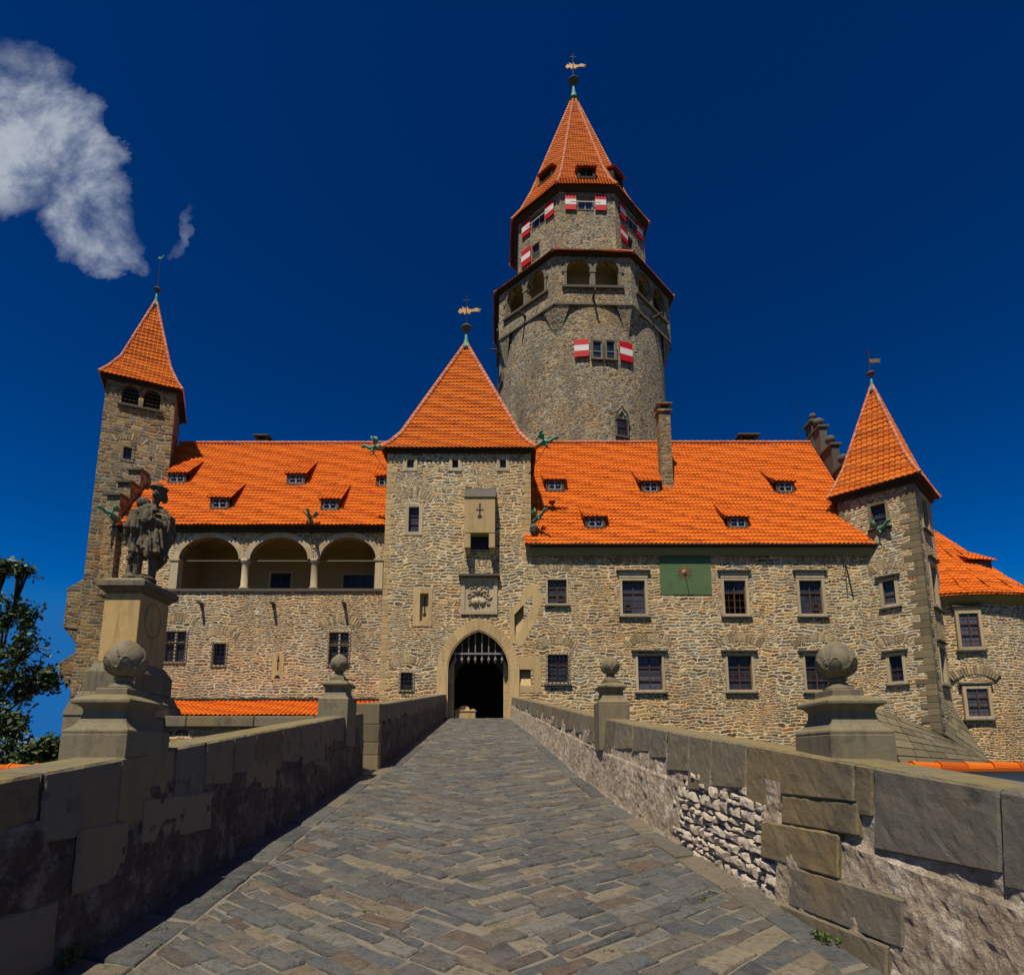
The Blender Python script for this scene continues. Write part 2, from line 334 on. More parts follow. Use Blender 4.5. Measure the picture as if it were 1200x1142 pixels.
M_WWALL = simple('whitewashed_wall', (.62, .57, .48), .9, 0, .2, 3)
M_LEAD = simple('lead_flashing', (.30, .30, .32), .5, .2)
M_BARK = simple('tree_bark', (.07, .05, .03), .9)
m_, t, b = mat('window_glass'); M_GLASS = m_
n = noi(t, objco(t), 1.2, 3); at = N(t, 'ShaderNodeAttribute', attribute_name='rnd'); t.links.new(rampnode(t, mth(t, 'ADD', mth(t, 'MULTIPLY', n.outputs[0], .6), mth(t, 'MULTIPLY', at.outputs['Fac'], .4)), [(.3, (.008, .010, .014)), (.5, (.03, .04, .055)), (.7, (.085, .10, .13))]), b.inputs['Base Color'])
b.inputs['Roughness'].default_value = .15; b.inputs['Specular IOR Level'].default_value = .3
n2 = noi(t, objco(t), 4.5, 2); bump(t, b, n2.outputs[0], .6, .05)

def tilemat(name, stops):
    m_, t, b = mat(name); at = N(t, 'ShaderNodeAttribute', attribute_name='rnd')
    c = rampnode(t, at.outputs['Fac'], stops)
    co = objco(t); n = noi(t, co, 1.1, 6, .7); n2 = noi(t, co, 18, 4)
    c = mixc(t, mth(t, 'MULTIPLY', mth(t, 'SUBTRACT', n.outputs[0], .56), 2.0, True), c, (.34, .085, .018))
    c = mixc(t, mth(t, 'MULTIPLY', n2.outputs[0], .3), c, (.16, .04, .015))
    t.links.new(c, b.inputs['Base Color']); b.inputs['Roughness'].default_value = .8; b.inputs['Specular IOR Level'].default_value = .15
    bump(t, b, n2.outputs[0], .3, .01); return m_
M_TILE = tilemat('orange_clay_tiles', [(0, (.50, .092, .006)), (.3, (.66, .138, .008)), (.7, (.74, .168, .010)), (.93, (.66, .13, .008)), (1, (.38, .08, .008))])
M_TILE2 = tilemat('weathered_clay_tiles', [(0, (.44, .085, .007)), (.4, (.60, .135, .009)), (.8, (.66, .165, .012)), (1, (.36, .09, .015))])
M_TILE3 = tilemat('keep_clay_tiles', [(0, (.40, .08, .006)), (.4, (.56, .125, .008)), (.8, (.62, .15, .010)), (1, (.34, .085, .012))])

m_, t, b = mat('hip_tiles_with_mortar'); M_RIDGE = m_
at = N(t, 'ShaderNodeAttribute', attribute_name='rnd'); n = noi(t, objco(t), 9, 4, .7)
c = rampnode(t, at.outputs['Fac'], [(0, (.42, .09, .02)), (.6, (.60, .15, .035)), (1, (.52, .2, .09))])
c = mixc(t, mth(t, 'MULTIPLY', mth(t, 'SUBTRACT', n.outputs[0], .54), 9, True), c, (.50, .42, .38))
t.links.new(c, b.inputs['Base Color']); b.inputs['Roughness'].default_value = .8
# paving stones
m_, t, b = mat('paving_stone'); M_PAVE = m_
at = N(t, 'ShaderNodeAttribute', attribute_name='rnd'); co = objco(t)
c = rampnode(t, at.outputs['Fac'], [(0, (.070, .082, .088)), (.14, (.125, .138, .138)), (.26, (.18, .16, .12)), (.36, (.09, .105, .115)), (.48, (.15, .155, .14)), (.58, (.13, .15, .16)), (.67, (.21, .17, .105)), (.76, (.36, .30, .20)), (.82, (.07, .078, .088)), (.89, (.165, .115, .075)), (.95, (.24, .235, .20)), (1, (.19, .20, .19))])
n1 = noi(t, co, 6, 6, .7); n2 = noi(t, co, 45, 5, .7)
c = mixc(t, mth(t, 'MULTIPLY', mth(t, 'SUBTRACT', n1.outputs[0], .45), 3.0, True), c, (.20, .175, .135))
n3 = noi(t, co, 16, 6, .75)
c = mixc(t, mth(t, 'MULTIPLY', mth(t, 'SUBTRACT', n3.outputs[0], .50), 4, True), c, (.030, .028, .026))
c = mixc(t, mth(t, 'MULTIPLY', n2.outputs[0], .62), c, (.028, .027, .025))
t.links.new(c, b.inputs['Base Color']); b.inputs['Roughness'].default_value = .5
bump(t, b, mth(t, 'ADD', mth(t, 'ADD', n1.outputs[0], n3.outputs[0]), mth(t, 'MULTIPLY', n2.outputs[0], .6)), 1.0, .022)
m_, t, b = mat('sandy_joint'); M_JOINT = m_
co = objco(t); n1 = noi(t, co, 9, 6, .7); n2 = noi(t, co, 2, 4)
c = mixc(t, n1.outputs[0], (.23, .20, .15), (.10, .082, .06))
c = mixc(t, mth(t, 'MULTIPLY', mth(t, 'SUBTRACT', n2.outputs[0], .55), 7, True), c, (.045, .055, .018))
t.links.new(c, b.inputs['Base Color']); b.inputs['Roughness'].default_value = .95; bump(t, b, n1.outputs[0], 1, .02)
# rough render on the parapets
def plaster(name, a_, b_, c_, pale=(.52, .44, .37)):
    m_, t, b = mat(name); co = objco(t); n1 = noi(t, co, 2.2, 7, .7); n2 = noi(t, co, 22, 6, .75); n3 = noi(t, co, 5, 6, .7)
    c = rampnode(t, n1.outputs[0], [(.3, a_), (.5, b_), (.68, c_)])
    c = mixc(t, mth(t, 'MULTIPLY', mth(t, 'SUBTRACT', n3.outputs[0], .52), 7, True), c, pale)
    c = mixc(t, mth(t, 'MULTIPLY', mth(t, 'SUBTRACT', n2.outputs[0], .5), 3.5, True), c, tuple(x*.35 for x in a_))
    t.links.new(c, b.inputs['Base Color']); b.inputs['Roughness'].default_value = .95
    n4 = noi(t, co, 40, 5, .7)
    bump(t, b, mth(t, 'ADD', n2.outputs[0], mth(t, 'MULTIPLY', n4.outputs[0], .8)), 1.0, .03); return m_
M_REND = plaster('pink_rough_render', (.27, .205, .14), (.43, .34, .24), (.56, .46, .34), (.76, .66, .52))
M_RENDL = plaster('shade_darkened_render', (.05, .037, .028), (.10, .072, .054), (.17, .13, .10), (.25, .21, .17))  # left parapet render, its colour darkened to deepen the shade there
M_WSTONE = ashlar('whitewashed_rubble', (.70, .60, .46), (.52, .43, .32), .5, rnd=.5, streak=.1, bs=1, scl=2)
# ground
m_, t, b = mat('meadow_ground'); M_GROUND = m_
co = objco(t); n1 = noi(t, co, .12, 6, .6); n2 = noi(t, co, 3, 5, .7)
c = mixc(t, n1.outputs[0], (.05, .075, .02), (.09, .085, .035)); c = mixc(t, mth(t, 'MULTIPLY', n2.outputs[0], .5), c, (.025, .035, .01))
t.links.new(c, b.inputs['Base Color']); b.inputs['Roughness'].default_value = .95; bump(t, b, n2.outputs[0], 1, .1)
m_, t, b = mat('tree_leaf'); M_LEAF = m_
at = N(t, 'ShaderNodeAttribute', attribute_name='rnd')
t.links.new(rampnode(t, at.outputs['Fac'], [(0, (.016, .035, .008)), (.5, (.042, .08, .012)), (1, (.13, .18, .03))]), b.inputs['Base Color'])
b.inputs['Roughness'].default_value = .5
try: b.inputs['Transmission Weight'].default_value = 0
except Exception: pass

# ------------------------------------------------------------------ tiles
TW, TH = .235, .30
def clampn(x): return max(0, min(1, x))
def tile_facet(mb, L, Rr, tw=TW, th=TH, seg=5, lift=.042, amp=.034, out_hint=None):
    """L, Rr: polylines from eave to top (3D). Lays rows of pantiles between them."""
    L = [Vector(p) for p in L]; Rr = [Vector(p) for p in Rr]; M = [(a+b)/2 for a, b in zip(L, Rr)]
    ds = [0]
    for i in range(1, len(M)): ds.append(ds[-1]+(M[i]-M[i-1]).length)
    tot = ds[-1]; rows = max(1, round(tot/th))
    T = (Rr[0]-L[0]).normalized(); O = M[0]
    def samp(A, d):
        for i in range(1, len(ds)):
            if d <= ds[i]+1e-9: k = (d-ds[i-1])/max(1e-9, ds[i]-ds[i-1]); return A[i-1].lerp(A[i], k)
        return A[-1]
    # underlay sheet
    for i in range(len(M)-1):
        n_ = T.cross((M[i+1]-M[i]).normalized())
        if n_.z < 0: n_ = -n_
        mb.add([L[i]-n_*.09, Rr[i]-n_*.09, Rr[i+1]-n_*.09, L[i+1]-n_*.09], [(0, 1, 2, 3)], .2)
    for k in range(rows):
        d0, d1 = tot*k/rows, tot*(k+1)/rows
        m0, m1 = samp(M, d0), samp(M, min(tot, d1+.02))
        up = (m1-m0).normalized(); n_ = T.cross(up)
        if n_.z < 0: n_ = -n_
        n_.normalize()
        dm = (d0+d1)/2; cl, cr = samp(L, dm), samp(Rr, dm); mm = samp(M, dm)
        uL, uR = (cl-mm).dot(T), (cr-mm).dot(T)
        off = (mm-O).dot(T)
        if uR-uL < .05: continue
        st = tw/seg
        us = [uL] + [i*st-off for i in range(math.ceil((uL+off)/st+.01), math.floor((uR+off)/st-.01)+1)] + [uR]
        vs = []; fs = []; cs = []
        stag = 0
        sg0 = .045*noise.noise(Vector((mm.x*.3, mm.y*.3, mm.z*.3+5)))
        for u in us:
            pn = mm+T*u; sg = .035*noise.noise(pn*.55)+.02*noise.noise(pn*2.1)
            ph = (((u+off)/tw) % 1.0)
            h = amp*(math.sin(2*math.pi*ph)*.8 + .35*math.sin(4*math.pi*ph))
            jl = random.uniform(-.004, .004)
            b0 = m0 + T*(u) + (mm-m0).dot(T)*T
            b1 = m1 + T*(u) + (mm-m1).dot(T)*T
            # lower edge of each tile droops at the roll, which gives the scalloped course line
            dr = -.035*math.cos(2*math.pi*ph)
            vs += [b0 + n_*(-.01+sg), b0 + up*dr + n_*(lift+h+jl+sg), b1 + n_*(h*.8+sg)]
        base = len(mb.V); mb.V += vs
        for i in range(len(us)-1):
            ti = math.floor((us[i]+us[i+1])/2/tw + off/tw); rr_ = hash((ti*7919+k*104729)) % 1000/1000
            a = base+i*3; bb = a+3
            mb.F.append([a, bb, bb+1, a+1]); mb.F.append([a+1, bb+1, bb+2, a+2]); mb.C += [rr_, rr_]
def ridge(mb, pts, r=.12, lead=.42, mode='tile'):
    pts = [Vector(p) for p in pts]
    for a, b in zip(pts, pts[1:]):
        L = (b-a).length; k = max(1, round(L/lead)); d = (b-a)/k
        for i in range(k):
            mb.tube([a+d*i-d*.06, a+d*(i+1)], [r*1.12, r*.9], 8)
def pyramid_roof(parent, mat_, cx, cy, n, rot, prof, extra_label=None, tw=TW, th=TH, ridge_r=.11):
    """prof: [(circumradius, z)...] from eave to apex"""
    mb = MB(); rm = MB()
    for j in range(n):
        a0, a1 = rot + 2*math.pi*j/n, rot + 2*math.pi*(j+1)/n
        A = [Vector((cx+math.cos(a0)*r, cy+math.sin(a0)*r, z)) for r, z in prof]
        B = [Vector((cx+math.cos(a1)*r, cy+math.sin(a1)*r, z)) for r, z in prof]
        tile_facet(mb, A, B, tw, th)
        ridge(rm, A, ridge_r, .34)
    o = mb.build('roof', mat_, parent, fix=False)
    rm.build('ridge_tiles', M_RIDGE, o)
    return o

# ------------------------------------------------------------------ walls and openings
def wall(mb, pl, outer, holes, depth=.3):
    loops = [outer] + holes
    flat = [q for l in loops for q in l]
    tri = tessellate_polygon([[Vector((a, z, 0)) for a, z in l] for l in loops])
    mb.add([pl.p(a, z) for a, z in flat], [tuple(x) for x in tri])
    for l in holes:
        n_ = len(l)
        mb.add([pl.p(a, z) for a, z in l] + [pl.p(a, z, -depth) for a, z in l], [(i, (i+1) % n_, n_+(i+1) % n_, n_+i) for i in range(n_)])
def rloop(r, e=0): a0, a1, z0, z1 = r; return [(a0-e, z0-e), (a1+e, z0-e), (a1+e, z1+e), (a0-e, z1+e)]
def arch_loop(ac, hw, zb, zs, za=None, n=14):
    """round arch (za None) or pointed arch with apex za"""
    pts = [(ac-hw, zb), (ac+hw, zb)]
    if za is None:
        pts += [(ac+hw*math.cos(math.pi*i/n), zs+hw*math.sin(math.pi*i/n)) for i in range(n+1)]
    else:
        H = za-zs; Rr = (hw*hw+H*H)/(2*hw); th = math.asin(H/Rr)
        if Rr < hw: th = math.pi-th
        right = [(ac+hw-Rr+Rr*math.cos(th*i/n), zs+Rr*math.sin(th*i/n)) for i in range(n+1)]
        pts += right + [(2*ac-a, z) for a, z in reversed(right[:-1])]
    return pts
def ring(mb, pl, inner, outer, d0, d1, seglen=1, skip=2):
    """stone ring between two loops with the same point count, voussoir by voussoir (bottom edge left open)"""
    n_ = len(inner); idx = list(range(1, n_)) + [0]
    i = 0
    while i < len(idx)-1:
        k = min(seglen, len(idx)-1-i); r = random.random()
        for q in range(k):
            a, b = idx[i+q], idx[i+q+1]
            mb.hexa([pl.p(*inner[a], d0), pl.p(*inner[b], d0), pl.p(*outer[b], d0), pl.p(*outer[a], d0), pl.p(*inner[a], d1), pl.p(*inner[b], d1), pl.p(*outer[b], d1), pl.p(*outer[a], d1)], r)
        i += k
def relieving(parent, pl, r, h=.42, gap=.12, spread=38, wider=.35):
    a0, a1, z0, z1 = r; ac = (a0+a1)/2; hw = (a1-a0)/2+wider
    Rr = hw/math.sin(R(spread)); cz = z1+gap-Rr*math.cos(R(spread))
    mb = MB(); n_ = max(9, int(2*hw/.125)); e = 0.10/n_*5
    for i in range(n_):
        t0 = R(-spread)+2*R(spread)*(i+.14+random.uniform(-.08,.08))/n_; t1 = R(-spread)+2*R(spread)*(i+.86+random.uniform(-.08,.08))/n_
        hh = h*random.uniform(.7, 1.25); jd = random.uniform(.010, .024)
        q = [(ac+Rr*math.sin(t0), cz+Rr*math.cos(t0)), (ac+Rr*math.sin(t1), cz+Rr*math.cos(t1)), (ac+(Rr+hh)*math.sin(t1), cz+(Rr+hh)*math.cos(t1)), (ac+(Rr+hh)*math.sin(t0), cz+(Rr+hh)*math.cos(t0))]
        mb.ppoly(pl, q, -.05, jd)
    return mb.build('relieving_arch', M_WEDGE, parent)
def window(parent, pl, r, cols=2, rows=(.62,), sw=.16, hood=None, sill=.10, grille=False, basket=False, rel=True, recess=.2, proud=.035, wood=None, trim=None, glass=True, bars=True, stone_cross=False, casement=None, openw=False):
    a0, a1, z0, z1 = r; trim = trim or M_TRIM; wood = wood or M_WOOD
    W_, H_ = a1-a0, z1-z0
    mb = MB()
    e = .003
    mb.pbox(pl, a0-sw+e, a0, z0-sw+e, z1+sw-e, -recess-.02, proud); mb.pbox(pl, a1, a1+sw-e, z0-sw+e, z1+sw-e, -recess-.02, proud)
    mb.pbox(pl, a0, a1, z1, z1+sw-e, -recess-.02, proud-.003); mb.pbox(pl, a0, a1, z0-sw+e, z0, -recess-.02, proud-.003)
    if stone_cross:
        mb.pbox(pl, (a0+a1)/2-.06, (a0+a1)/2+.06, z0, z1, -recess, -.02); zt = z0+H_*.62; mb.pbox(pl, a0, a1, zt-.06, zt+.06, -recess, -.023)
    wo = mb.build('window', trim, parent, bevel=.01)
    if glass:
        if openw: MB().pbox(pl, a0, a1, z0+H_*.66, z1, -recess-.01, -recess+.005).build('pane', M_GLASS, wo); MB().pbox(pl, a0-.05, a1+.05, z0-.05, z1+.05, -recess-.6, -recess-.55).build('dark_interior', M_DARKIN, wo)
        else: MB().pbox(pl, a0, a1, z0, z1, -recess-.01, -recess+.005).build('pane', M_GLASS, wo)
    f = MB(); fb = .055 if W_ > .7 else .035; d0, d1 = -recess+.004, -recess+.06
    f.pbox(pl, a0, a0+fb, z0, z1, d0, d1); f.pbox(pl, a1-fb, a1, z0, z1, d0, d1)
    f.pbox(pl, a0+fb, a1-fb, z1-fb, z1, d0, d1); f.pbox(pl, a0+fb, a1-fb, z0, z0+fb, d0, d1)
    for i in range(1, cols):
        a = a0+W_*i/cols; f.pbox(pl, a-fb*.6, a+fb*.6, z0+fb, z1-fb, d0, d1-.003)
    for q in rows:
        zt = z0+H_*q; f.pbox(pl, a0+fb, a1-fb, zt-fb*.6, zt+fb*.6, d0, d1+.004)
    if bars:
        zs = [z0]+[z0+H_*q for q in rows]+[z1]
        for i in range(cols):
            am = a0+W_*(i+.5)/cols; f.pbox(pl, am-.012, am+.012, z0+fb, z1-fb, d0, d0+.02)
            for zA, zB in zip(zs, zs[1:]):
                k = max(1, round((zB-zA)/.42))
                for q in range(1, k+0 if k > 1 else 2):
                    zz = zA+(zB-zA)*q/max(2, k); f.pbox(pl, a0+W_*i/cols+fb*.6, a0+W_*(i+1)/cols-fb*.6, zz-.012, zz+.012, d0, d0+.017)
    if casement is not None:
        q = casement; am = a0+W_*q; wz = z0+H_*.12
        for (x0, x1, y0, y1) in ((am-.17, am-.13, wz, wz+.34), (am+.13, am+.17, wz, wz+.34), (am-.13, am+.13, wz, wz+.04), (am-.13, am+.13, wz+.30, wz+.34)):
            f.pbox(pl, x0, x1, y0, y1, d0, d1+.01)
    f.build('frame', wood, wo)
    if sill: MB().pbox(pl, a0-sw-.09, a1+sw+.09, z0-sw-.07, z0-sw+.004, -.05, sill+.04).build('sill', M_TRIMD, wo, bevel=.01)
    if hood:
        hb = MB(); zt = z1+sw; hh, oh = hood
        if hh > .2: hb.pbox(pl, a0-sw-.01, a1+sw+.01, zt, zt+hh-.09, -.04, .05)
        hb.build('lintel', trim, wo) if hb.V else None
        MB().pbox(pl, a0-sw-oh, a1+sw+oh, zt+hh-.09, zt+hh, -.05, .17).build('hood', M_TRIMD, wo, bevel=.015)
    if grille:
        g = MB(); go = .10
        k = max(2, round(W_/.2))
        for i in range(k+1): a = a0+W_*i/k; g.pbox(pl, a-.012, a+.012, z0-.1, z1+.1, go, go+.024)
        k = max(3, round(H_/.22))
        for i in range(k+1): zz = z0+H_*i/k; g.pbox(pl, a0-.12, a1+.12, zz-.011, zz+.011, go-.024, go); g.pbox(pl, a0-.12, a0-.10, zz-.01, zz+.01, 0, go-.02); g.pbox(pl, a1+.10, a1+.12, zz-.01, zz+.01, 0, go-.02)
        g.build('grille', M_IRON, wo)
    if rel: relieving(wo, pl, (a0-sw, a1+sw, z0, z1+sw+(hood[0] if hood else 0)))
    return rloop(r, sw)

def quoins(parent, x, y, dirs, z0, z1, hb=.38, l=(.35, .6), mat_=None, proud=.02):
    """corner stones; dirs: two unit vectors (x,y) running away from the corner along the faces"""
    mb = MB(); z = z0; i = 0; A, B = [Vector((*d, 0)) for d in dirs]; c = Vector((x, y, 0))
    while z < z1-.1:
        h = hb*random.uniform(.8, 1.2); zt = min(z+h-.02, z1)
        la, lb = (l[0], l[1]) if i % 2 else (l[1], l[0]); la *= random.uniform(.85, 1.15); lb *= random.uniform(.85, 1.15)
        o = c - (A+B)*proud
        p = [o, o+A*la, o+A*la+B*lb, o+B*lb]
        mb.hexa([q+Z*z for q in p]+[q+Z*zt for q in p]); z = z+h; i += 1
    return mb.build('quoins', mat_ or M_QUOIN, parent, bevel=.012)

def dormer(parent, rp, u0, v0, u1, v1, wood=None, s2=.95, over=.14):
    """shed dormer on a roof plane rp = (Y0, Z0, slope m) facing -Y"""
    Y0, Z0, m_ = rp
    d = ray((u0+u1)/2, v1); k = (Z0-m_*Y0)/(d.z-m_*d.y); pb = d*k
    Yd = pb.y-.06; pl = Plane((0, Yd), (1, 0)); a0, a1, z0, z1 = pl.rect(u0, v0, u1, v1)
    fr = .15; za, zb = z0-.12, z1+.12
    dm = MB(); dm.pbox(pl, a0-fr, a0, za, zb, -.25, .05); dm.pbox(pl, a1, a1+fr, za, zb, -.25, .05); dm.pbox(pl, a0, a1, z1, zb, -.25, .047); dm.pbox(pl, a0, a1, za, z0, -.25, .06)
    # cheeks follow the main roof and the dormer roof
    L = (zb-za+.25)/(m_-s2)
    for a in (a0-fr, a1+fr-.05):
        q = [Vector((a, Yd+.02, za-.3)), Vector((a, Yd+.02, zb)), Vector((a, Yd+L, zb+s2*L)), Vector((a, Yd+L+.1, za+m_*(L)-.4))]
        dm.prism(q, (.05, 0, 0))
    do = dm.build('dormer', M_WOOD, parent)
    MB().pbox(pl, a0, a1, z0, z1, -.06, -.03).build('pane', M_GLASS, do)
    f = MB(); am = (a0+a1)/2; zm = (z0+z1)/2
    wd = wood or M_WOODL
    for x0, x1, y0, y1 in ((a0, a0+.05, z0, z1), (a1-.05, a1, z0, z1), (a0, a1, z0, z0+.05), (a0, a1, z1-.05, z1), (am-.035, am+.035, z0, z1), (a0, a1, zm-.02, zm+.02)):
        f.pbox(pl, x0, x1, y0, y1, -.03, .035-random.uniform(0, .01))
    f.build('frame', wd, do)
    rf = MB(); e = over
    A = [(a0-fr-e, Yd-.16, zb+.05-.16*s2), (a0-fr-e-.22, Yd+L, zb+.02+s2*L)]; B = [(a1+fr+e, Yd-.16, zb+.05-.16*s2), (a1+fr+e+.10, Yd+L, zb+.02+s2*L)]
    tile_facet(rf, A, B); rf.build('dormer_roof', M_TILE, do, fix=False)

def dragon(parent, base, heading, size=1.0, rods=True):
    """copper dragon waterspout reaching out from base along heading"""
    h = Vector(heading).normalized(); s = h.cross(Z).normalized(); b = Vector(base); k = size
    mb = MB()
    mb.tube([b-h*.2*k, b+h*.25*k+Z*.05*k, b+h*.55*k+Z*.13*k, b+h*.8*k+Z*.12*k, b+h*1.0*k+Z*.24*k, b+h*1.16*k+Z*.30*k, b+h*1.36*k+Z*.26*k], [x*k for x in (.09, .13, .15, .11, .085, .10, .03)], 8)
    mb.tube([b+h*1.14*k+Z*.33*k, b+h*1.05*k+Z*.46*k], [.035*k, .008*k], 5)
    mb.tube([b+h*1.12*k+Z*.20*k, b+h*1.3*k+Z*.16*k], [.04*k, .012*k], 5)
    for sg in (-1, 1):
        w0 = b+h*.5*k+Z*.2*k+s*sg*.08*k
        mb.prism([w0, w0+h*.12*k+Z*.38*k+s*sg*.35*k, w0-h*.12*k+Z*.30*k+s*sg*.42*k, w0-h*.25*k+Z*.34*k+s*sg*.30*k, w0-h*.3*k+Z*.12*k+s*sg*.2*k], s*sg*.03*k)
        mb.tube([b+h*.6*k+s*sg*.08*k, b+h*.7*k+s*sg*.16*k-Z*.16*k, b+h*.82*k+s*sg*.15*k-Z*.2*k], [.05*k, .035*k, .02*k], 6)
    mb.tube([b-h*.1*k+Z*.05*k, b+h*.02*k+Z*.25*k, b+h*.18*k+Z*.42*k, b+h*.1*k+Z*.55*k], [.06*k, .045*k, .03*k, .01*k], 6)
    o = mb.build('dragon_spout', M_VERD, parent, smooth=True)
    if rods:
        MB().tube([b+h*.7*k-Z*.02, b-h*.35*k-Z*1.5*k], .018, 5).build('iron_stay', M_IRON, o)
    return o
def spout(parent, p, n_, L=.7):
    p = Vector(p); n_ = Vector(n_)
    mb = MB(); mb.tube([p-n_*.1, p+n_*L*.6, p+n_*L+Z*.02], [.10, .085, .075], 6)
    mb.tube([p-Z*.28, p+n_*L*.4-Z*.06], [.07, .05], 5)
    return mb.build('water_spout', M_TRIMD, parent)
def finial(parent, c, z, h, ball_r, pole, kind='bird', s=1.0):
    x, y = c; o = MB().lathe((x, y, 0), [(ball_r*1.3, z-.35), (ball_r*.75, z), (ball_r*.35, z+h*.5), (ball_r*.28, z+h)], 12).build('finial', M_VERD, parent, smooth=True)
    m2 = MB(); zc = z+h+ball_r*.8
    m2.ball((x, y, zc), ball_r, ball_r, ball_r*.82, 16, 10); m2.lathe((x, y, zc), [(ball_r*1.12, -ball_r*.12), (ball_r*1.15, 0), (ball_r*1.12, ball_r*.12)], 16)
    m2.build('finial_ball', M_TRIMD, o, smooth=True)
    zt = zc+pole; m3 = MB(); m3.tube([(x, y, zc), (x, y, zt)], [.05*s, .02*s], 6)
    if kind != 'hook':
        zz = zt-.22*s
        m3.box(x-.22*s, x+.22*s, y-.015, y+.015, zz-.018*s, zz+.018*s)
        for sg in (-1, 1): m3.ball((x+sg*.22*s, y, zz), .04*s, .03, .04*s, 6, 4)
        m3.ball((x, y, zt), .04*s, .03, .05*s, 6, 4)
    m3.build('vane_rod', M_IRON, o)
    v = MB(); zv = zc+pole*.55
    if kind == 'bird':
        pts = [(-.55, -.05), (-.42, .18), (-.25, .1), (-.3, .32), (-.08, .16), (.02, .34), (.12, .14), (.35, .1), (.6, .22), (.95, .10), (.7, .04), (.9, -.06), (.45, -.04), (.2, -.12), (.22, -.24), (.02, -.14), (-.15, -.26), (-.2, -.1), (-.45, -.2)]
        v.prism([(x+a*s, y-.02, zv+b*s) for a, b in pts], (0, .035, 0))
    elif kind == 'flag':
        pts = [(0, -.16), (.25, -.18), (.5, -.13), (.8, -.17), (.68, 0), (.85, .12), (.5, .15), (.25, .10), (0, .15)]
        v.prism([(x+a*s, y-.02, zv+b*s) for a, b in pts], (0, .035, 0))
    else:
        pts = [(-.2, .0), (-.1, -.12), (.08, -.1), (.2, .08), (.36, .26), (.22, .2), (.1, .06), (-.05, .04), (-.12, .12)]
        v.prism([(x+a*s, y-.02, zt+.1+b*s) for a, b in pts], (0, .035, 0))
    v.build('weather_vane', M_GOLD if kind != 'hook' else M_VERD, o)
    return o

# ------------------------------------------------------------------ ground
g = MB(); n_ = 60; L_ = 4000
gx = [(-L_*((1-i/30)**3) if i < 30 else L_*((i/30-1)**3)) for i in range(61)]
vs = []
for j, y in enumerate(gx):
    for i, x in enumerate(gx):
        rr = math.hypot(x, y-20); zz = -7 + (noise.noise(Vector((x*.01, y*.01, 0)))*1.2 if rr < 400 else 0) - min(60, max(0, rr-150)*.03)
        vs.append((x, y+20, zz))
g.add(vs, [(j*61+i, j*61+i+1, (j+1)*61+i+1, (j+1)*61+i) for j in range(60) for i in range(60)])
tag(g.build('ground', M_GROUND, smooth=True), 'grassy ground far below the bridge around the castle', None, kind='structure')

# ------------------------------------------------------------------ road and parapets
SL, ZC = .117, -1.53
def rz(y): return ZC + SL*min(y, 31.0)
def interp(tab, y):
    if y <= tab[0][0]: return tab[0][1] + (y-tab[0][0])*(tab[1][1]-tab[0][1])/(tab[1][0]-tab[0][0])
    for (a, p), (b, q) in zip(tab, tab[1:]):
        if y <= b: return p+(q-p)*(y-a)/(b-a)
    return tab[-1][1]
LB = [(-4, -2.36), (3.2, -2.44), (11.1, -2.66), (11.7, -2.50), (31, -3.26)]
RB = [(-4, 2.75), (2.5, 2.16), (3.5, 2.03), (4.4, 1.92), (6.1, 1.65), (8, 1.43), (11.1, 1.18), (13, 1.09), (20, .72), (31, -.02)]
lx = lambda y: interp(LB, y)
rx = lambda y: interp(RB, y)
def clip(poly, f):                        # keep f(p) >= 0
    out_ = []
    for i in range(len(poly)):
        a, b = poly[i], poly[(i+1) % len(poly)]; fa, fb = f(a), f(b)
        if fa >= 0: out_.append(a)
        if (fa >= 0) != (fb >= 0):
            k = fa/(fa-fb); out_.append((a[0]+(b[0]-a[0])*k, a[1]+(b[1]-a[1])*k))
    return out_
def paver(mb, poly, r, hgt=.0, tilt=.006, bv=.013):
    if len(poly) < 3: return
    ar = sum(poly[i][0]*poly[(i+1) % len(poly)][1]-poly[(i+1) % len(poly)][0]*poly[i][1] for i in range(len(poly)))/2
    if abs(ar) < .006: return
    if ar < 0: poly = poly[::-1]
    # break long edges so outlines are uneven
    q = []
    for i in range(len(poly)):
        a, b = Vector(poly[i]), Vector(poly[(i+1) % len(poly)]); L = (b-a).length
        q.append(a)
        k = int(L/.11); nn = Vector((-(b-a).y, (b-a).x)).normalized() if L > 0 else Vector((0, 0))
        for j in range(1, k): q.append(a.lerp(b, j/k) + nn*random.uniform(-.004, .013))
    c = sum(q, Vector((0, 0)))/len(q); tx, ty = random.uniform(-tilt, tilt)*5, random.uniform(-tilt, tilt)*6
    def z(p, dz): return rz(p.y) + hgt + dz + (p.x-c.x)*tx + (p.y-c.y)*ty
    rings = []
    for ins, dz in ((0, -.04), (.002, -.016), (bv*.6, -.006), (bv*2.6, 0)):
        rg = []
        for p in q:
            d = (c-p); l = max(.001, d.length); pp = p + d/l*min(ins*1.3, l*.6); rg.append(Vector((pp.x, pp.y, z(pp, dz))))
        rings.append(rg)
    n_ = len(q); vs = [v for rg in rings for v in rg]
    fs = [(k*n_+i, k*n_+(i+1) % n_, (k+1)*n_+(i+1) % n_, (k+1)*n_+i) for k in range(3) for i in range(n_)] + [tuple(3*n_+i for i in range(n_))]
    mb.add(vs, fs, r)
pv = MB(); TH_ = R(38); KW = .40
xc = lambda y: (lx(y)+rx(y))/2 + .12*math.sin(y*.9) + .1
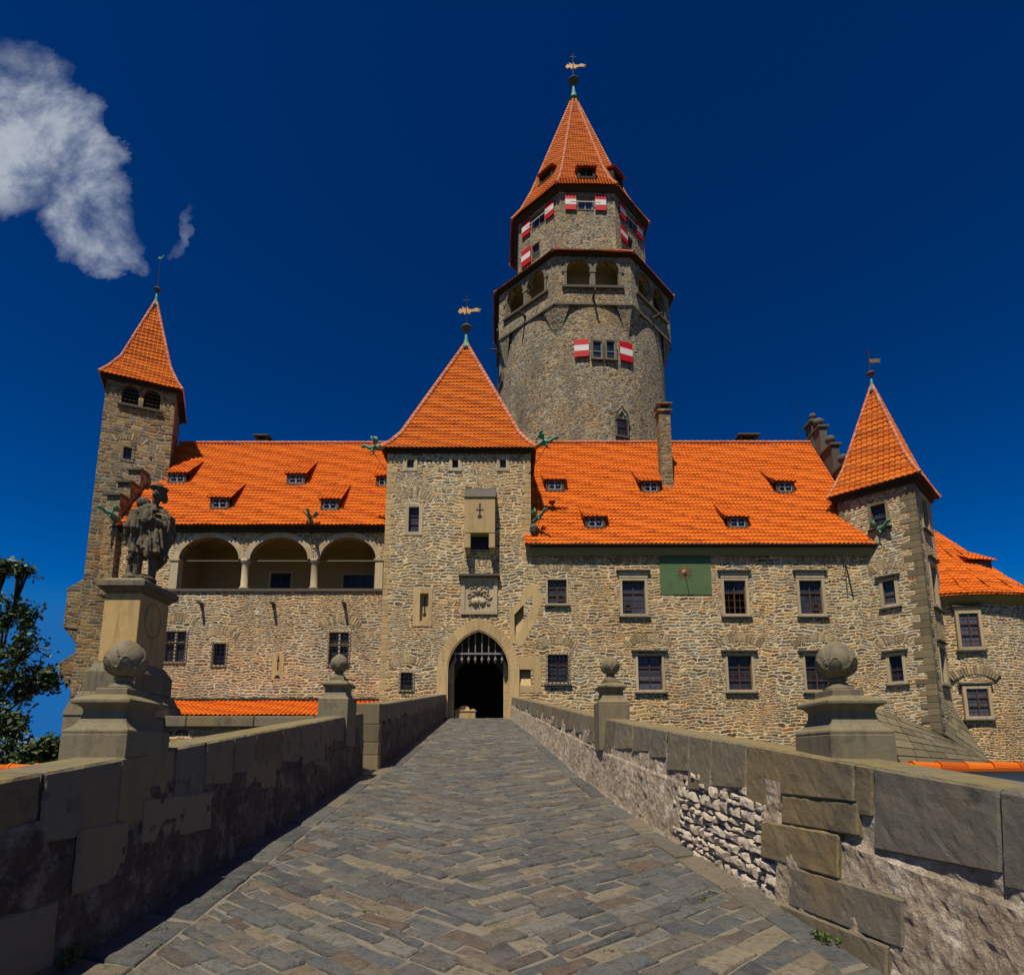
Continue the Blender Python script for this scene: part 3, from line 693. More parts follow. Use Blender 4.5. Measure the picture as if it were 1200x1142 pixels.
for side in (-1, 1):
    # row direction: towards the centre and towards the viewer
    p = Vector((math.cos(TH_)*(-side), -math.sin(TH_))); qv = Vector((math.sin(TH_)*(-side), math.cos(TH_)))
    q0 = -14
    while q0 < 34:
        wq = random.uniform(.095, .185); s0 = -30+random.random()
        while s0 < 26:
            ls = random.uniform(.17, .50)
            c = p*(s0+ls/2)+qv*(q0+wq/2)
            if -2.5 < c.y < 31.2 and lx(c.y)-.6 < c.x < rx(c.y)+.6 and (c.x-xc(c.y))*side > -.02:
                gp = .004; J = lambda: random.uniform(-.022, .022)
                cs = [p*(s0+gp+J())+qv*(q0+gp+J()), p*(s0+ls-gp+J())+qv*(q0+gp+J()), p*(s0+ls-gp+J())+qv*(q0+wq-gp+J()), p*(s0+gp+J())+qv*(q0+wq-gp+J())]
                poly = [(v.x, v.y) for v in cs]
                if side < 0: poly = clip(poly, lambda a: a[0]-(lx(a[1])+KW))
                else: poly = clip(poly, lambda a: (rx(a[1])-KW*.6)-a[0])
                paver(pv, poly, random.random(), random.uniform(-.011, .011))
            s0 += ls
        q0 += wq
for side in (-1, 1):                      # long flat edging slabs
    y = -2.5
    while y < 31:
        L = random.uniform(.5, 1.05); y1 = y+L-.015; f = lx if side < 0 else rx; k = KW if side < 0 else KW*.6; e = .012
        if side < 0: poly = [(f(y)-.05, y+.02), (f(y)+k-e, y-.12), (f(y1)+k-e, y1-.12), (f(y1)-.05, y1+.02)]
        else: poly = [(f(y)-k+e, y-.1), (f(y)+.06, y+.03), (f(y1)+.06, y1+.03), (f(y1)-k+e, y1-.1)]
        paver(pv, poly, random.choice((.05, .25, .5, .02, .7, .4)), random.uniform(-.005, .006)); y += L
po = pv.build('paving_stones', M_PAVE, fix=False)
rd = thing('road', 'paved roadway climbing the bridge to the gate', None); del rd['category']
rd['kind'] = 'structure'; po.parent = rd
jb = MB(); ys = [-4+i*.25 for i in range(int(35/.25)+1)]+[41.0]
vs = []
for y in ys:
    a, b = (lx(min(y, 31))-.3, rx(min(y, 31))+.3)
    for i in range(25): x = a+(b-a)*i/24; vs.append((x, y, rz(y)-.016+.006*noise.noise(Vector((x*6, y*6, 0)))))
jb.add(vs, [(j*25+i, j*25+i+1, (j+1)*25+i+1, (j+1)*25+i) for j in range(len(ys)-1) for i in range(24)])
jb.build('joint_bed', M_JOINT, rd, smooth=True)

class Par:                                # parapet described by its inner base line
    def __init__(s, f, side, y0, y1, lean, H=1.12, T=.42): s.f, s.side, s.y0, s.y1, s.lean, s.H, s.T = f, side, y0, y1, lean, H, T
    def p(s, y, h, d=0):                  # d > 0 towards the road
        e = .05; t_ = Vector((s.f(y+e)-s.f(y-e), 2*e, 0)).normalized(); n_ = Vector((t_.y, -t_.x, 0))*(-s.side)
        return Vector((s.f(y), y, rz(y)+h)) + n_*(d - s.lean*h)
    def blk(s, mb, y0, y1, h0, h1, d0, d1, r=None, j=.0, lev=0):   # lev 1: level bottom edge, 2: level top edge too
        H0, H1, ym = h0, h1, (y0+y1)/2
        r = random.random() if r is None else r; near = y0 < 13
        ny = max(2, int((y1-y0)/(.04 if near else .3))); nh = max(2, int((h1-h0)/(.04 if near else .3))); sd = random.random()*50
        tl = random.uniform(-j, j)*2; vs = []
        eg = .013 if near else .02; ny += 2; nh += 2
        fy = [0, eg/(y1-y0)]+[i/(ny-2) for i in range(1, ny-2)]+[1-eg/(y1-y0), 1]; fh = [0, eg/(h1-h0)]+[i/(nh-2) for i in range(1, nh-2)]+[1-eg/(h1-h0), 1]
        for i in range(ny+1):
            for k in range(nh+1):
                y, h = y0+(y1-y0)*fy[i], h0+(h1-h0)*fh[k]; e = (i in (0, ny))+(k in (0, nh)); q = Vector((y*9, h*9, sd))
                d = d1 + (.006*noise.noise(q)+.004*noise.noise(q*3.7) if near else 0) + tl*(i/ny-.5)
                if lev: hb_ = H0+rz(ym)-rz(y); ht_ = H1+(rz(ym)-rz(y) if lev > 1 else 0); h = hb_+(ht_-hb_)*fh[k]
                if e: d -= .010+.022*max(0, noise.noise(q*.9+Vector((3, 3, 3))))+(.010 if e > 1 else 0)
                if near and e: y += .006*noise.noise(q*1.7); h += .006*noise.noise(q*1.9) if k else 0
                vs.append(s.p(y, h, d))
        b = len(mb.V); mb.V += vs; m_ = nh+1
        for i in range(ny):
            for k in range(nh): mb.F.append([b+i*m_+k, b+(i+1)*m_+k, b+(i+1)*m_+k+1, b+i*m_+k+1]); mb.C.append(r)
        kk = max(1, int((y1-y0)/.4))
        for i in range(kk):
            ya, yb = y0+(y1-y0)*i/kk, y0+(y1-y0)*(i+1)/kk; d2 = d1-.022; L_ = lambda y, h, l: h+(rz(ym)-rz(y) if lev >= l else 0)
            mb.hexa([s.p(ya, L_(ya, h0, 1), d2), s.p(yb, L_(yb, h0, 1), d2), s.p(yb, L_(yb, h0, 1), d0), s.p(ya, L_(ya, h0, 1), d0), s.p(ya, L_(ya, h1, 2), d2), s.p(yb, L_(yb, h1, 2), d2), s.p(yb, L_(yb, h1, 2), d0), s.p(ya, L_(ya, h1, 2), d0)], r)
def parapet(name, label, par, mat_body, cope, extra=None, hole=None, cb=(.42, .95), chh=(.32, .48)):
    th = thing(name, label, 'wall', (par.f((par.y0+par.y1)/2), (par.y0+par.y1)/2, rz((par.y0+par.y1)/2)))
    # body: rough displaced inner face
    n1 = []; y = par.y0
    while y < par.y1: n1.append(y); y += .03 if y < 9 else (.06 if y < 14 else .15)
    n1.append(par.y1); hs_ = [-.15+i*.03 for i in range(32)]+[.84]
    vs = []
    for y in n1:
        for h in hs_:
            q = Vector((y*1.0, h*1.0, par.side*3))
            d = .022*noise.fractal(q*2.2, 1, 2, 4) + .010*noise.fractal(q*13, .8, 2.1, 3) + .008*abs(noise.noise(Vector((y*9, h*22, 1))))
            if hole and hole(y, h): d -= .05
            d += .012 if .0 < h < .6 else (-.004 if h >= .6 else 0)
            if h < .02: d += .02
            vs.append(par.p(y, h, d))
    m_ = len(hs_)
    mb = MB(); mb.add(vs, [(i*m_+j, (i+1)*m_+j, (i+1)*m_+j+1, i*m_+j+1) for i in range(len(n1)-1) for j in range(m_-1)], .5)
    yy = [par.y0 + (par.y1-par.y0)*i/24 for i in range(25)]
    for a, b in zip(yy, yy[1:]):
        mb.hexa([par.p(a, -.1, -.06), par.p(b, -.1, -.06), par.p(b, -.1, -par.T+.03), par.p(a, -.1, -par.T+.03), par.p(a, par.H-.06, -.06), par.p(b, par.H-.06, -.06), par.p(b, par.H-.06, -par.T+.03), par.p(a, par.H-.06, -par.T+.03)], .5)
        bz = Vector((0, 0, -8))
        q = [par.p(a, .02, -.05), par.p(b, .02, -.05), par.p(b, .02, -par.T-.02), par.p(a, .02, -par.T-.02)]
        mb.hexa([v+bz for v in q]+q, .5)
    mb.build('masonry', mat_body, th, smooth=False)
    cm = MB(); y = par.y0
    while y < par.y1-.05:
        L = random.uniform(*cb); y1 = min(par.y1, y+L)
        if par.y1-y1 < .25: y1 = par.y1
        hb = par.H-random.uniform(*chh)
        par.blk(cm, y+.004, y1-.006, hb, par.H, -par.T, random.uniform(.004, .018), None, .004, 1); y = y1
    if extra: 
        for e in extra: par.blk(cm, *e[:6], None, .006, e[6])
    cm.build('coping', cope, th, fix=False)
    return th
PL1 = Par(lx, -1, -4, 11.1, .02, 1.08, .32); PL2 = Par(lambda y: interp([(11.6, -2.50), (31, -3.30)], y), -1, 11.7, 31.0, .0, 1.22)
PR = Par(rx, 1, -3, 30.9, .10, 1.07, .34)
ext_l = [(a, b, c, d, e, f, 2) for a, b, c, d, e, f in [(3.55, 4.05, .34, .70, -.05, .022), (2.85, 3.45, .08, .42, -.05, .02), (4.2, 5.2, .42, .72, -.05, .02), (5.9, 6.7, .5, .8, -.05, .015), (7.6, 8.6, .5, .82, -.05, .015)]]
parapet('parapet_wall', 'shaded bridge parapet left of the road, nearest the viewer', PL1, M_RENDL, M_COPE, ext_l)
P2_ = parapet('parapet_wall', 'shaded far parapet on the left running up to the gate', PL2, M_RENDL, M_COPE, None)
ep = MB()
for h0_, h1_ in ((-.1, .26), (.265, .50), (.505, .84), (.845, 1.235)): PL2.blk(ep, 11.60, 11.82, h0_, h1_, -.46, .03, None, .003)
ep.build('end_stones', M_QUOIN, P2_, bevel=.012)
hole = lambda y, h: (4.55 < y < 6.15) and (h > -.05) and (h < .66+.06*math.sin(y*9)) and not (y < 4.75 and h > .5)
ext_r = []
for a, b, z0, z1, d1 in [(3.72, 4.50, -.25, None, .034), (3.70, 4.48, -.447, -.252, .027), (3.86, 4.72, -.718, -.449, .032), (3.36, 4.38, -.978, -.720, .028), (3.46, 4.46, -1.28, -.980, .040)]:
    ym = (a+b)/2; ext_r.append((a, b, z0-rz(ym), 1.073 if z1 is None else z1-rz(ym), -.05, d1, 1 if z1 is None else 2))
PRT = parapet('parapet_wall', 'sunlit rough bridge parapet right of the road with a patch of bare rubble', PR, M_REND, M_COPE, ext_r, hole, (.40, .85), (.30, .50))
rb = MB(); h = -.04                       # bedded rubble showing in the patch
def bed(poly):
    q = []
    for i in range(len(poly)):
        a, b = Vector(poly[i]), Vector(poly[(i+1) % len(poly)]); k = max(1, int((b-a).length/.035))
        for j in range(k): q.append(a.lerp(b, j/k)+Vector((random.uniform(-.006, .006), random.uniform(-.006, .006))))
    c = sum(q, Vector((0, 0)))/len(q); tx, ty = random.uniform(-.3, .3), random.uniform(-.25, .25); d0 = random.uniform(-.012, .022); vs = []; n_ = len(q)
    for f_, dd in ((1.0, -.06), (.97, -.022), (.86, -.004), (.62, .006), (.3, .010)):
        for p_ in q:
            pp = c+(p_-c)*f_; dz = d0+dd+((pp.x-c.x)*tx+(pp.y-c.y)*ty)+.014*noise.noise(Vector((pp.x*28, pp.y*28, d0*90)))*(1 if f_ < .99 else 0)
            vs.append(PR.p(pp.x, pp.y, dz))
    rb.add(vs, [(k*n_+i, k*n_+(i+1) % n_, (k+1)*n_+(i+1) % n_, (k+1)*n_+i) for k in range(4) for i in range(n_)]+[tuple(4*n_+i for i in range(n_))])
rowp = [h+.0 for _ in range(80)]
while h < .72:
    hh = random.uniform(.05, .115); y = 4.42+random.uniform(-.06, .06)
    while y < 6.2:
        L = random.uniform(.07, .23); m_ = L/2
        if hole(y+m_, h+hh/2) or (4.5 < y < 6.2 and h < .45 and random.random() < .5):
            j_ = lambda a=.016: random.uniform(-a, a); g_ = .007
            if random.random() < .3 and hh > .085:
                hm = h+hh*random.uniform(.4, .6); bed([(y+g_+j_(), h+g_+j_(.008)), (y+L-g_+j_(), h+g_+j_(.008)), (y+L-g_+j_(), hm-.004), (y+g_+j_(), hm-.006)]); bed([(y+g_+j_(), hm+.006), (y+L-g_+j_(), hm+.004), (y+L-g_+j_(), h+hh-g_+j_(.01)), (y+g_+j_(), h+hh-g_+j_(.01))])
            else: bed([(y+g_+j_(), h+g_+j_(.01)), (y+L*.5, h+g_+j_(.012)), (y+L-g_+j_(), h+g_+j_(.01)), (y+L-g_+j_(), h+hh-g_+j_(.014)), (y+L*.5, h+hh-g_+j_(.014)), (y+g_+j_(), h+hh-g_+j_(.014))])
        y += L
    h += hh
rb.build('bare_rubble', M_WSTONE, PRT)

# piers with stone buds
def pier(name, label, cx, cy, zb, s=1.0, zs=1.0, w0=.43, d0=.5):
    th = thing(name, label, 'finial', (cx, cy, zb), 'stone bud finials on the bridge parapets')
    mb = MB()
    def sq(w, d, z): return [(cx-w/2, cy-d/2, z), (cx+w/2, cy-d/2, z), (cx+w/2, cy+d/2, z), (cx-w/2, cy+d/2, z)]
    prof = [(1.0, -.45), (1.0, .10), (.99, .105), (.99, .115), (1.0, .12), (.985, .135), (.86, .155), (.76, .185), (.70, .22), (.685, .25), (.685, .27), (.72, .285), (.80, .30), (.90, .31), (.92, .312), (.92, .335), (.80, .352), (.60, .372), (.50, .374), (.50, .42), (.44, .424)]
    rings = [sq(w0*s*a, d0*s*a, zb+z*zs*s) for a, z in prof]; vs = [v for r_ in rings for v in r_]; k = len(rings)
    mb.add(vs, [(i*4+j, i*4+(j+1) % 4, (i+1)*4+(j+1) % 4, (i+1)*4+j) for i in range(k-1) for j in range(4)]+[(3, 2, 1, 0), tuple((k-1)*4+j for j in range(4))], .3)
    mb.build('plinth', M_PIER, th, bevel=.006)
    z0 = zb+.42*zs*s; r = .118*s
    nk = MB().lathe((cx, cy, z0), [(.10*s, 0), (.095*s, .02*s), (.06*s, .05*s), (.05*s, .062*s), (.064*s, .07*s), (.064*s, .082*s), (.05*s, .09*s), (.05*s, .1*s)], 20).build('neck', M_PIER, th, smooth=True)
    # bud with overlapping scale leaves carved as raised outlines
    bz = z0+.09*s+r*1.02; vs = []; n_, m2 = 108, 72
    for i in range(m2+1):
        p = -math.pi/2+math.pi*i/m2
        for j in range(n_):
            a = 2*math.pi*j/n_; v_ = i/m2
            rr = r; dsp = 0
            for lv, (v0, k_, ph) in enumerate(((.02, 6, 0), (.20, 6, .5), (.42, 5, 0), (.62, 5, .5))):
                fr_ = ((a/(2*math.pi)*k_+ph) % 1)-.5
                top = v0+.34*(1-(abs(fr_)*2)**1.8)
                if v_ < top: dsp = (3-lv)*.010+.009*max(0, 1-abs(top-v_)/.03); break
            rr = r*(1+.02*math.sin(p))+dsp*s
            zz = math.sin(p)*r*1.1; 
            if zz > 0: zz *= 1+.10*(zz/r)**3
            vs.append((cx+math.cos(p)*rr*math.cos(a), cy+math.cos(p)*rr*math.sin(a), bz+zz))
    b_ = MB(); b_.add(vs, [(i*n_+j, i*n_+(j+1) % n_, (i+1)*n_+(j+1) % n_, (i+1)*n_+j) for i in range(m2) for j in range(n_)], .2)
    b_.build('bud', M_PIER, th, smooth=True)
pier('stone_finial', 'large stone bud finial on near left parapet beside the statue', -2.70, 4.22, .06)
pier('stone_finial', 'large stone bud finial on right parapet above bare rubble', 2.32, 4.28, .06)
pier('stone_finial', 'small stone bud finial at the far end of near left parapet', -2.84, 10.0, .80, 1.12, 1.15)
pier('stone_finial', 'small far stone bud finial on the right parapet before the facade', 1.56, 9.4, .70, 1.08, 1.15)
# end of the left bridge bay: buttress mass under the statue, low wall with cap
lw = thing('low_wall', 'low rubble wall with mossy cap stones running to the statue pedestal', 'wall', (-5, 11.8, .3))
MB().box(-7.5, -2.95, 11.75, 12.15, -7, .62).build('masonry', M_WALL2, lw)
cb_ = MB(); x = -7.5
while x < -3.0: L = random.uniform(.9, 1.5); cb_.box(x, min(x+L-.012, -2.93), 11.66, 12.24, .62, .83); x += L
cb_.build('coping', M_COPE, lw, bevel=.02)

# white walls with tile coping left and right of the bridge
def tiled_wall(label, x0, x1, y, z):
    th = thing('tiled_wall', label, 'wall', ((x0+x1)/2, y, z-1))
    MB().box(x0, x1, y, y+.3, -7, z-.10).build('masonry', M_WWALL, th)
    rm = MB(); x = x0
    while x < x1: zj = random.uniform(-.006, .006); rm.tube([(x, y+.15, z-.075+zj), (x+.04, y+.15, z-.075+zj), (x+.042, y+.15, z-.075+zj), (x+.365, y+.15, z-.08+zj)], [.095, .095, .084, .076], 14); x += .345
    MB().box(x0, x1, y-.08, y+.38, z-.115, z-.08).build('coping_bed', M_TILE2, th)
    rm.build('coping_tiles', M_TILE2, th)
tiled_wall('whitewashed wall with orange ridge tile coping right of the bridge', 4.95, 14.0, 8.0, -.03)
tiled_wall('wall with orange ridge tile coping under the tree', -13.5, -5.9, 8.0, -.055)

# ------------------------------------------------------------------ GATE TOWER
YG = 31.0; GX = -2.8; GH = 3.9
gt = thing('gate_tower', 'square rubble gate tower with steep orange pyramid roof over the arched gateway', 'tower', (GX, YG, 2.1))
pg = Plane((0, YG), (1, 0))
holes = []
for u0, u1 in ((477, 485), (530, 537), (586, 593)):
    holes.append(window(gt, pg, pg.rect(u0, 538, u1, 548), 1, (), sw=.2, sill=0, rel=False, bars=False, trim=M_TRIM))
holes.append(window(gt, pg, pg.rect(479, 594, 491, 623), 1, (.35, .68), sw=.2, sill=0, rel=True))
holes.append(window(gt, pg, pg.rect(470, 788, 483, 808), 1, (.5,), sw=.13, sill=0, rel=True, grille=True))
# cross slit niche on the left
sl = pg.rect(492, 695, 502, 728); holes.append(rloop(sl))
sm = MB(); a0, a1, z0, z1 = sl
sm.pbox(pg, a0-.35, a0, z0-.25, z1+.3, -.05, .03); sm.pbox(pg, a1, a1+.2, z0-.25, z1+.3, -.05, .03); sm.pbox(pg, a0, a1, z1, z1+.3, -.05, .027); sm.pbox(pg, a0, a1, z0-.25, z0, -.05, .027)
sm.pbox(pg, a0, a1, z0, z1, -.32, -.26)
sm.ppoly(pg, [(a0, z0), (a1, z0), (a1, z0+.25)], -.3, -.02)
so = sm.build('arrow_slit', M_GATE, gt)
am = (a0+a1)/2
MB().pbox(pg, am-.035, am+.035, z0+.35, z1-.08, -.262, -.25).pbox(pg, am-.13, am+.13, (z0+z1)/2+.12, (z0+z1)/2+.2, -.261, -.252).ppoly(pg, [(am+.1*math.cos(t_*.785), z0+.42+.1*math.sin(t_*.785)) for t_ in range(8)], -.26, -.249).build('slit_opening', M_IRON, so)
# drawbridge beam slots on the right
def slot(tri, light):
    h_ = [pg.pix(u, v) for u, v in tri]; holes.append(h_)
    o = MB().ppoly(pg, h_, -.5, -.45).build('beam_slot', M_GATE, gt)
    for lp in light: MB().ppoly(pg, [pg.pix(u, v) for u, v in lp], -.04, .02).build('slot_surround', M_GATE, o)
def slot2(hole_, outer_l):
    h_ = [pg.pix(u, v) for u, v in hole_]; holes.append(h_); o_ = [pg.pix(u, v) for u, v in outer_l]
    o = MB(); pf = Plane((0, YG-.008), (1, 0)); wall(o, pf, o_, [h_], .3); o = o.build('beam_slot', M_GATE, gt)
    MB().hexa([pg.p(*h_[3], -.03), pg.p(*h_[2], -.03), pg.p(*h_[2], -.5), pg.p(*h_[3], -.5), pg.p(*h_[0], -.44), pg.p(*h_[1], -.44), pg.p(*h_[1], -.5), pg.p(*h_[0], -.5)]).build('slot_back', M_GATE, o)
slot2([(602.5, 720), (624, 697.5), (624, 708), (603.5, 751)], [(597, 714), (611, 702), (617, 685), (627, 684), (637, 699), (629, 724), (612, 757), (597, 752)])
slot2([(602.5, 784), (625, 784), (625, 803), (602.5, 803)], [(600, 770), (633, 768), (634, 784), (634, 811), (600, 812)])
# gate arch
GC = -1.65; gb = rz(31)-.3; zs_, za_ = zat(785, YG), zat(738, YG)
inner = arch_loop(GC, 1.62, gb, zs_, za_); outer_ = arch_loop(GC, 2.12, gb, zs_, za_+.60)
holes.append(inner)
am_ = MB(); ring(am_, pg, inner, outer_, -.02, .06, 3)
inn2 = arch_loop(GC, 1.55, gb, zs_, za_-.07)
ring(am_, pg, inn2, inner, -.18, .035, 3)
arch = am_.build('gate_arch', M_GATE, gt, bevel=.012)
# passage with a second arch behind the portcullis
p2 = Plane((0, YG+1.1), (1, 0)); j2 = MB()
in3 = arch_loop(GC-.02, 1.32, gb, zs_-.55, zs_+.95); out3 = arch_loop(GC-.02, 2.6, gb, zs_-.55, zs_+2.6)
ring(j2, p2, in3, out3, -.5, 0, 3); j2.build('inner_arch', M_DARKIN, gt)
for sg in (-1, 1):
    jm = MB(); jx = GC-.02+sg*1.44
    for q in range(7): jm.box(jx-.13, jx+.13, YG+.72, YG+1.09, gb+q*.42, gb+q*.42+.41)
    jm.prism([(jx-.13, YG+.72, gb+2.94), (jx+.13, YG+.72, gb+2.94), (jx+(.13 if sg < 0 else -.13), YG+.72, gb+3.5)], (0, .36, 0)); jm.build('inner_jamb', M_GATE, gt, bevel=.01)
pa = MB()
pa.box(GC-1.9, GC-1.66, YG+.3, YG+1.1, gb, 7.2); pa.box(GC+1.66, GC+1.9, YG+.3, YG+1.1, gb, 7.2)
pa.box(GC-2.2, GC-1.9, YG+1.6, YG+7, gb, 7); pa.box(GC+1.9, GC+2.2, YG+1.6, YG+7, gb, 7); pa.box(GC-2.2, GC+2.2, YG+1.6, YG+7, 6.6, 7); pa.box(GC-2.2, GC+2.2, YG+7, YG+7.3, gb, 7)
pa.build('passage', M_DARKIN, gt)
pc = MB(); zc_ = zat(767.5, YG+.7); zb_ = zat(779, YG+.7)
for i in range(8):
    a = GC-1.22+i*2.44/7; y = YG+.26
    top = za_-.12-abs(a-GC)**1.6*.75
    pc.tube([(a, y, zb_+.24), (a, y, top+.1)], .035, 6); pc.tube([(a, y, zb_), (a, y, zb_+.2), (a, y, zb_+.34)], [.004, .085, .035], 6)
pc.box(GC-1.5, GC+1.5, YG+.19, YG+.23, zc_-.045, zc_+.045)
pc.build('portcullis', M_IRONL, gt)
# latrine-like stone bay with cross slit
a0, a1, z0, z1 = pg.rect(545.5, 588, 580.5, 629); bm_ = MB()
bm_.pbox(pg, a0, a1, z0, z1, 0, .62); bz0 = zat(648, YG)
bm_.pbox(pg, a0, a0+.32, bz0+.1, z0, 0, .60); bm_.pbox(pg, a1-.32, a1, bz0+.1, z0, 0, .60); bm_.pbox(pg, a0+.03, a0+.29, bz0-.08, bz0+.1, 0, .4); bm_.pbox(pg, a1-.29, a1-.03, bz0-.08, bz0+.1, 0, .4)
bay = bm_.build('corbelled_bay', M_GATE, gt, bevel=.015)
tb = MB(); zt = zat(572, YG)
for i in range(4):
    k0, k1 = i/4, (i+1)/4-.02; tb.hexa([pg.p(a0-.03, z1+(zt-z1)*k0, .68*(1-k0)), pg.p(a1+.03, z1+(zt-z1)*k0, .68*(1-k0)), pg.p(a1+.03, z1+(zt-z1)*k0, -.02), pg.p(a0-.03, z1+(zt-z1)*k0, -.02), pg.p(a0-.03, z1+(zt-z1)*k1, .68*(1-k1)+.02), pg.p(a1+.03, z1+(zt-z1)*k1, .68*(1-k1)+.02), pg.p(a1+.03, z1+(zt-z1)*k1, -.02), pg.p(a0-.03, z1+(zt-z1)*k1, -.02)])
tb.build('stone_roof', M_TRIMD, bay)
am = (a0+a1)/2; zm = zat(604, YG)
MB().pbox(pg, am-.04, am+.04, zm-.35, zm+.42, .62, .625).pbox(pg, am-.2, am+.2, zm+.02, zm+.1, .62, .6245).ppoly(pg, [(am+.13*math.cos(t_*.785), zm-.32+.1*math.sin(t_*.785)) for t_ in range(8)], .62, .6255).build('cross_slit', M_IRON, bay)
MB().pbox(pg, a0+.33, a1-.33, bz0+.2, z0-.01, .0, .03).build('drop_opening', M_IRON, bay)
# coat of arms relief
a0, a1, z0, z1 = pg.rect(540, 677, 583, 720); cr = MB()
cr.pbox(pg, a0, a0+.22, z0, z1, -.03, .09); cr.pbox(pg, a1-.22, a1, z0, z1, -.03, .09); cr.pbox(pg, a0+.22, a1-.22, z1-.14, z1, -.03, .087); cr.pbox(pg, a0+.22, a1-.22, z0, z0+.22, -.03, .087); cr.pbox(pg, a0+.2, a1-.2, z0+.2, z1-.1, -.03, .012)
co_ = cr.build('coat_of_arms', M_TRIM, gt, bevel=.015)
MB().pbox(pg, a0-.12, a1+.12, z1+.01, z1+.15, -.03, .32).build('hood', M_TRIMD, co_, bevel=.03)
rl = MB(); am = (a0+a1)/2; zm = (z0+z1)/2+.02
def sp(cx, cz, r0, turns, sg, ph=0, w_=.04):
    pts = []
    for i in range(18): k = i/17; th_ = ph+sg*turns*2*math.pi*k; rr = r0*(1-k*.85); pts.append(pg.p(cx+math.cos(th_)*rr, cz+math.sin(th_)*rr, .05))
    rl.tube(pts, [w_*(1-.5*i/17) for i in range(18)], 6)
for sg in (-1, 1):
    sp(am+sg*.38, zm+.36, .22, 1.3, sg, math.pi/2); sp(am+sg*.48, zm-.02, .18, 1.3, -sg, 0); sp(am+sg*.16, zm+.55, .14, 1.2, sg, math.pi); sp(am+sg*.3, zm+.08, .13, 1.2, -sg, 1)
    sp(am+sg*.5, zm-.38, .12, 1.2, sg, 2); rl.tube([pg.p(am+sg*.05, zm+.1, .06), pg.p(am+sg*.25, zm+.25, .07), pg.p(am+sg*.5, zm+.2, .05)], [.03, .06, .03], 6)
rl.ppoly(pg, [(am-.38, zm-.15), (am-.02, zm-.15), (am-.02, zm-.42), (am-.2, zm-.62), (am-.38, zm-.42)], .0, .09)
rl.ppoly(pg, [(am+.02, zm-.1), (am+.36, zm-.2), (am+.32, zm-.45), (am+.18, zm-.6), (am+.02, zm-.42)], .0, .07)
rl.ball(pg.p(am, zm+.28, .05), .12, .08, .15); rl.tube([pg.p(am-.3, zm-.2, .1), pg.p(am, zm-.52, .1)], .02, 5)
rl.build('relief', M_TRIM, co_, smooth=True)
relieving(gt, pg, (a0+.2, a1-.2, z0, z1+.18), .4)
ez = zat(526, YG); base_z = -7
wm = MB(); x0, x1 = GX-GH, GX+GH
hu = pg.pix(624.5, 684)
wall(wm, pg, [(x0, base_z), (x1+.5, base_z), (x1+.5, 9.6), (x1, 9.8), (x1, ez), (x0, ez)], holes, .45)
wm.box(x0, x0+.4, YG+.001, YG+2*GH, base_z, ez); wm.box(x1-.4, x1, YG+.001, YG+2*GH, 7.1, ez); wm.box(x0+.4, x1-.4, YG+2*GH-.4, YG+2*GH, base_z, ez)
wm.build('wall', M_WALL, gt)
quoins(gt, x0, YG, [(1, 0), (0, 1)], 3, ez-.1, .3, (.3, .5), M_GATE, .012)
quoins(gt, x1, YG, [(-1, 0), (0, 1)], 10.5, ez-.1, .3, (.3, .5), M_GATE, .012)
fm = MB(); e = .12
fm.box(x0-e, x1+e, YG-e, YG+2*GH+e, ez-.28, ez-.1); fm.box(x0-.26, x1+.26, YG-.26, YG+2*GH+.26, ez-.1, ez+.05)
fm.build('cornice', M_FASC, gt)
ze = zat(523, YG-.35); cyg = YG+GH; zap = P(545, 404, cyg).z; HE = 4.22
rt2 = math.sqrt(2)
pyramid_roof(gt, M_TILE2, GX, cyg, 4, R(45), [(HE*rt2, ze-.02), (HE*.90*rt2, ze+.52), (HE*.78*rt2, ze+1.35), (.05*rt2, zap)], ridge_r=.13)
finial(gt, (GX, cyg), zap-.1, 1.05, .30, 2.2, 'bird', 1.0)
dragon(gt, (GX-GH-.25, YG+.1, ez+.05), (-1, .2, .02), 1.0); dragon(gt, (GX+GH+.25, YG-.1, ez+.1), (1, -.2, .1), 1.0)
# small iron-bound stone block inside the gateway
bk = thing('stone_block', 'pale carved stone block with rounded crest standing inside the gateway', 'block', (-2.5, 32.6, rz(31)))
zb2 = rz(31); MB().box(-2.95, -1.85, 32.2, 32.7, zb2-.02, zb2+.42).box(-3.0, -1.8, 32.16, 32.74, zb2+.43, zb2+.5).build('body', M_GATE, bk, bevel=.02)
MB().prism([(-2.45+.3*math.cos(i*math.pi/10), 32.35, zb2+.5+.26*math.sin(i*math.pi/10)) for i in range(11)], (0, .2, 0)).box(-2.9, -2.75, 32.35, 32.5, zb2+.5, zb2+.6).box(-2.1, -1.9, 32.35, 32.5, zb2+.5, zb2+.58).build('crest', M_GATE, bk)

# ------------------------------------------------------------------ RIGHT WING
YR = 31.006; pr = Plane((0, YR), (1, 0)); XR0, XR1 = GX+GH-.05, 19.75
rw = thing('castle_wing', 'right wing with pale rubble facade, two window rows and a green sundial', 'building', (10, YR, 0), 'castle wings beside the gate tower')
holes = []
holes.append(window(rw, pr, pr.rect(642, 679, 664, 707), 2, (.36, .68), sw=.10, casement=.72))
for i, (u0, u1) in enumerate(((729.5, 756), (849, 874.5), (937.5, 964))):
    holes.append(window(rw, pr, pr.rect(u0, 680, u1, 719), 2, (.64,), sw=.15, hood=(.42, .16), casement=(.25, None, .72)[i], openw=(i == 1)))
holes.append(window(rw, pr, pr.rect(642, 767, 665, 799), 2, (.62,), sw=.12, grille=True))
for (u0, u1) in ((748, 776), (853.5, 881.5), (944.5, 972)):
    holes.append(window(rw, pr, pr.rect(u0, 768, u1, 808), 2, (.66, .28), sw=.13, hood=(.16, .2)))
